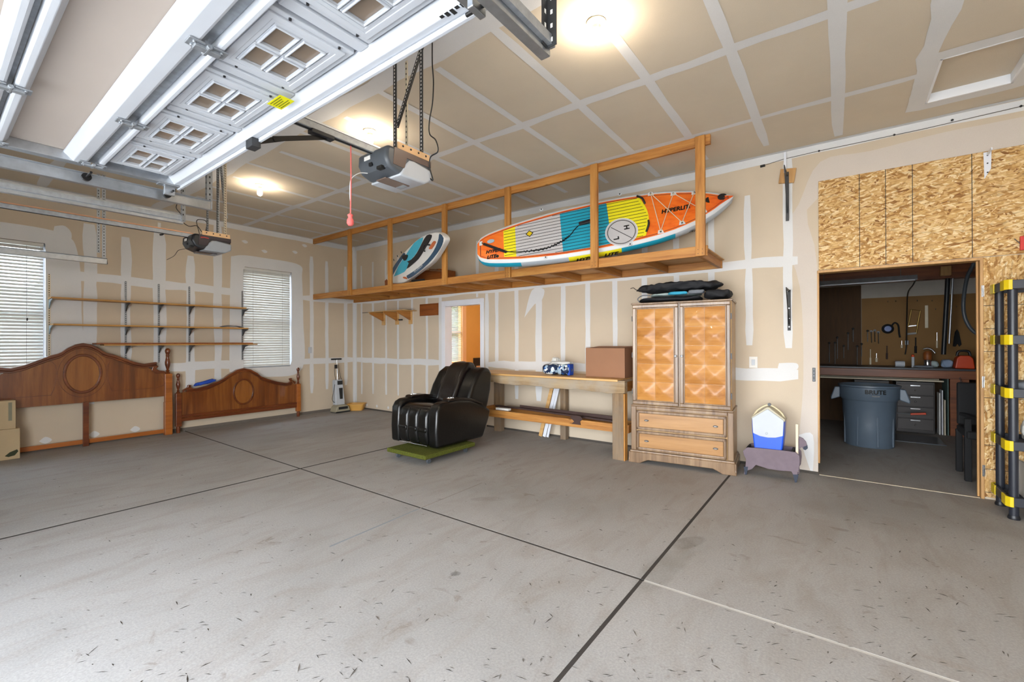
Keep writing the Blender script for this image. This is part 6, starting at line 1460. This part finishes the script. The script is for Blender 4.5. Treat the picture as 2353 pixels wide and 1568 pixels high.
# on the bench
BTZ = .986
def bp(px, y=3.6): return P(px, 840, 'y', y).x
og = thing('toolbox', 'orange red toolbox with a black handle on the workshop bench', 'toolbox', (bp(2215), 3.6, BTZ))
xo = bp(2215)
MB().prism([(-.105, 0), (.105, 0), (.085, .15), (.05, .19), (-.05, .19), (-.085, .15)], lambda u, v, d: V((xo+u, d, BTZ+v)), 3.52, 3.72).build('box_body', 'orange', og, bevel=.012, seg=3); MB().tube(arc_smooth([(xo-.07, 3.62, BTZ+.18), (xo-.05, 3.62, BTZ+.25), (xo+.05, 3.62, BTZ+.25), (xo+.07, 3.62, BTZ+.18)], 4), .016, 8).build('box_handle', 'black', og, smooth=60)
single('pipe_elbow', MB().cyl((bp(2056), 3.55, BTZ+.048), (bp(2078), 3.55, BTZ+.048), .047, 18), 'whiteplastic', 'white plastic pipe elbow lying on the workshop bench near the drawers end', 'pipe', smooth=40)
gbn = thing('caulk_tube', 'slim white tube with an orange tip on the workshop bench', 'tube', (bp(2097), 3.55, BTZ)); xg = bp(2097)
MB().lathe([(.018, 0), (.018, .16), (.006, .17)], 12, (xg, 3.55, BTZ)).build('tube_body', 'whiteplastic', gbn, smooth=40); MB().lathe([(.018, .16), (.02, .165), (.018, .19), (.006, .2)], 12, (xg, 3.55, BTZ)).build('tube_tip', 'orange', gbn, smooth=40)
sp_ = thing('spray_gun', 'chrome and brown spray gun standing on the workshop bench', 'spray gun', (bp(2131), 3.58, BTZ)); xs = bp(2131)
MB().lathe([(.04, 0), (.045, .02), (.045, .11), (.03, .14)], 18, (xs, 3.58, BTZ)).build('cup', 'chrome', sp_, smooth=40); MB().lathe([(.046, .12), (.05, .16), (.05, .22), (.03, .25)], 18, (xs, 3.58, BTZ)).build('reservoir', 'ply_brown', sp_, smooth=40)
MB().tube(arc_smooth([(xs-.05, 3.58, BTZ+.28), (xs, 3.58, BTZ+.295), (xs+.05, 3.58, BTZ+.27), (xs+.085, 3.58, BTZ+.22)], 4), .014, 8).build('gun_body', 'chrome', sp_, smooth=60)
for (px, rx, ry, rz, sd_, mt, lab) in ((2146, .05, .06, .05, 31, 'fabric_pale', 'pale rag heap on the workshop bench beside the spray gun'), (2178, .06, .06, .06, 32, plain('light_blue_rag', '8fa3bd', .8), 'light blue rag heap on the workshop bench next to the orange toolbox'), (2118, .10, .04, .018, 33, 'fabric_grey', 'grey work gloves lying flat at the front of the workshop bench')):
    single('rag_heap' if sd_ != 33 else 'work_gloves', blob(bp(px), 3.43 if sd_ == 33 else 3.66+.02*(sd_ == 32), BTZ+rz+.002, rx, ry, rz, .14, sd_), mt, lab, 'rag' if sd_ != 33 else 'gloves', smooth=60)
# on the pegboard
def wpt(px, py, o_=.02): return P(px, py, 'y', WY-.008-o_)
hs = thing('hacksaw', 'hacksaw with a brass frame hanging on the workshop pegboard', 'hacksaw', tuple(wpt(2100, 770)))
fpts = [wpt(2087, 750), wpt(2094, 712), wpt(2115, 714), wpt(2108, 748), wpt(2106, 766), wpt(2084, 768)]
MB().tube(fpts, .011, 8).build('saw_frame', plain('brass_frame', 'a5894e', .35, .7), hs, smooth=50); MB().beam(wpt(2087, 750), wpt(2108, 748), .004, .015).build('saw_blade', 'chrome', hs); MB().beam(wpt(2084, 768), wpt(2106, 766), .02, .03).build('saw_handle', 'greyplastic', hs, bevel=.006)
ru = thing('level_bar', 'steel level bar hanging upright on the workshop pegboard', 'level', tuple(wpt(2129, 728))); a_, b_ = wpt(2129, 702, .012), wpt(2129, 754, .012)
MB().box(a_.x-.02, a_.x+.02, a_.y-.006, a_.y+.006, b_.z, a_.z).build('bar', 'cornerbead', ru, bevel=.004)
hl = thing('ear_muff', 'blue and black ear muff hanging on the workshop pegboard', 'ear muff', tuple(wpt(2040, 756)))
c_ = wpt(2040, 756, .03); MB().lathe([(.075, 0), (.08, .02), (.06, .04), (.03, .045)], 22, c_+V((0, .03, 0)), rotm('X', 90)).build('cup', 'blackmatte', hl, smooth=40); MB().lathe([(.05, .045), (.045, .055), (.01, .056)], 20, c_+V((0, .03, 0)), rotm('X', 90)).build('cup_disc', plain('blue_disc', '2c4f95', .4), hl, smooth=40)
MB().tube(arc_smooth([c_+V((.05, 0, .05)), wpt(2056, 742), wpt(2064, 748), wpt(2066, 766), wpt(2068, 776)], 4), .012, 8).build('band', 'blackmatte', hl, smooth=60)
sp2 = thing('spring_clamp', 'black spring clamp hanging on the workshop pegboard above the orange toolbox', 'clamp', tuple(wpt(2199, 778)))
CPk = Plane((0, WY-.02, 0), (1, 0, 0), (0, -1, 0))
MB().prism(CPk.poly([(2194, 764), (2199, 757), (2203, 764), (2209, 792), (2204, 797), (2200, 790), (2195, 797), (2189, 796)]), CPk, -.01, .02).build('clamp_body', 'blackmatte', sp2, bevel=.004)
for (px0, py0, py1, w_, mt, nm, lab) in ((2072, 783, 800, .014, 'chrome', 'trowel', 'small white handled tool hanging on the workshop pegboard'), (2104, 776, 812, .016, 'blackmatte', 'file', 'black file hanging on the pegboard behind the spray gun'), (2153, 764, 800, .012, 'chrome', 'screwdriver', 'bright shafted screwdriver hanging on the workshop pegboard'), (2000, 803, 838, .014, 'cornerbead', 'chisel', 'wooden chisel hanging low on the workshop pegboard'), (2014, 812, 832, .018, 'chrome', 'spanner', 'bright spanner low on the workshop pegboard'), (2038, 795, 826, .014, 'brownmetal', 'rasp', 'dark rasp low on the workshop pegboard')):
    a_, b_ = wpt(px0, py0), wpt(px0, py1)
    o_ = thing(nm, lab, 'tool', tuple(b_)); MB().cyl(a_, a_*.45+b_*.55, w_*.5, 8).build('shaft', mt, o_, smooth=50); MB().cyl(a_*.45+b_*.55, b_, w_, 10).build('handle', mt if mt != 'chrome' else 'cornerbead', o_, smooth=50)
for k, (px0, py0) in enumerate(((2002, 762), (2010, 760), (2018, 764))):
    a_, b_ = wpt(px0, py0), wpt(px0+1, py0+26); o_ = thing('wrench', 'steel wrench in the row of hanging wrenches on the workshop pegboard', 'wrench', tuple(b_), group='wrenches on the pegboard'); MB().cyl(a_, b_, .008, 8).build('shaft', 'chrome', o_); MB().lathe([(.02, -.006), (.02, .006)], 10, a_, rotm('X', 90)).build('jaw', 'darkmetal', o_)
rnd = random.Random(5)
for k in range(9):
    px0 = 1905+11*k+rnd.uniform(-3, 3); py0 = rnd.uniform(755, 800); L_ = rnd.uniform(25, 50); a_, b_ = wpt(px0, py0, .05), wpt(px0, py0+L_, .05)
    o_ = thing('hanging_rod_tool', 'slim metal tool in the dim row hanging at the left of the workshop pegboard', 'tool', tuple(b_), group='slim tools in the dim corner of the workshop'); MB().cyl(a_, b_, .006, 6).build('shaft', 'galv_d', o_); MB().sphere(a_, .018, 8, 6).build('head', 'darkmetal', o_, smooth=60)
for q in ((2040, 692), (2058, 691), (2107, 690), (2141, 690), (2149, 709), (2197, 703)):
    a_ = wpt(q[0], q[1], .0); single('peg_hook', MB().tube(arc_smooth([a_+V((0, .012, 0)), a_+V((0, -.02, 0)), a_+V((0, -.03, -.02)), a_+V((0, -.04, -.005))], 3), .005, 6), 'chrome', 'empty bright peg hook on the workshop pegboard', 'hook', 'empty peg hooks', smooth=60)
# hanging things
fl_ = thing('fluorescent_light', 'unlit fluorescent shop light hanging just inside the workshop doorway', 'light fixture', (8.6, 1.6, 2.15))
f0, f1 = P(1893, 648, 'y', 1.6), P(2107, 634, 'y', 1.6)
MB().prism([(-.07, 0), (-.045, .06), (.045, .06), (.07, 0), (.06, 0), (.04, .045), (-.04, .045), (-.06, 0)], lambda u, v, d: V((d, 1.6+u, f1.z-.05+v)), f0.x-.2, f1.x).build('reflector', 'galv', fl_, bevel=.002)
MB().cyl((f0.x-.2, 1.6, f1.z-.03), (f1.x-.02, 1.6, f1.z-.03), .013, 10).build('tube_lamp', 'greyplastic', fl_, smooth=50)
for x in (f0.x, f1.x-.15): MB().cyl((x, 1.6, f1.z+.01), (x, 1.6, 2.55), .003, 6).build('hang_wire', 'wire', fl_)
MB().tube(arc_smooth([P(2105, 642, 'y', 1.6), P(2098, 655, 'y', 2.2), P(2086, 675, 'y', 3.0), P(2084, 720, 'y', 3.7), P(2083, 790, 'y', 3.95), P(2080, 815, 'y', 3.95)], 6), .008, 6).build('supply_cord', 'cord', fl_, smooth=60)
MB().box(P(2083, 790, 'y', 3.97).x-.02, P(2083, 790, 'y', 3.97).x+.025, 3.95, 3.98, 1.33, 1.40).build('cord_switch', 'greyplastic', fl_, bevel=.004)
vp = thing('vacuum_pipe', 'black vertical pipe and hose descending to the workshop bench', 'pipe', (9.6, 3.5, .99))
pp0, pp1 = P(2178, 640, 'y', 3.5), P(2168, 815, 'y', 3.5)
MB().cyl(pp0, pp1, .028, 14).build('pipe', 'black', vp, smooth=50); MB().cyl(pp0+V((.06, .05, 0)), P(2176, 790, 'y', 3.5)+V((.03, .05, 0)), .012, 10).build('side_tube', 'galv', vp, smooth=50)
MB().box(P(2160, 625, 'y', 3.5).x, P(2185, 625, 'y', 3.5).x, 3.45, 3.9, 2.36, 2.50).build('top_box', 'jamb', vp, bevel=.004)
struct('trim_2', MB().box(7.5, 10.4, 3.55, 3.75, 2.33, 2.55), 'bench_brown')
hose = single('air_hose', MB().tube(arc_smooth([V((P(2238, 608, 'y', 2.6).x+.05, 2.6, 2.548)), P(2236, 610, 'y', 2.6), P(2222, 640, 'y', 2.7), P(2214, 690, 'y', 2.8), P(2216, 725, 'y', 2.8), P(2228, 752, 'y', 2.8), P(2246, 768, 'y', 2.8), P(2280, 782, 'y', 2.8), V((10.395, 2.8, 1.35))], 6), .022, 10), 'dgrey', 'grey hose arching down behind the right jamb of the shop doorway', 'hose', smooth=60)
# ================================================================== leaf litter on the floor
m = MB(); rnd = random.Random(3)
for k in range(520):
    px = rnd.uniform(0, 2353); py = 1568-(rnd.random()**1.4)*480
    p_ = Fp(px, py)
    if not (0.5 < p_.x < 9.8 and -5.3 < p_.y < -.8): continue
    L_ = rnd.uniform(.006, .035)*(.6 if rnd.random() < .6 else 1); a_ = rnd.gauss(.5, .5) if rnd.random() < .7 else rnd.uniform(0, 3.14); w_ = rnd.uniform(.0012, .0035)
    d_ = V((math.cos(a_), math.sin(a_), 0)); n_ = V((-d_.y, d_.x, 0))
    m.add([p_-d_*L_+V((0, 0, .0006)), p_+n_*w_+V((0, 0, .0012)), p_+d_*L_+V((0, 0, .0006)), p_-n_*w_+V((0, 0, .0035))], [(0, 1, 3), (1, 2, 3), (0, 3, 2, 1)])
tag(m.build('leaf_litter', plain('dry_needles', '4a423a', .9, var=.4, scale=3), smooth=None), 'dry needles and leaf bits scattered over the concrete floor', 'litter', kind='stuff')
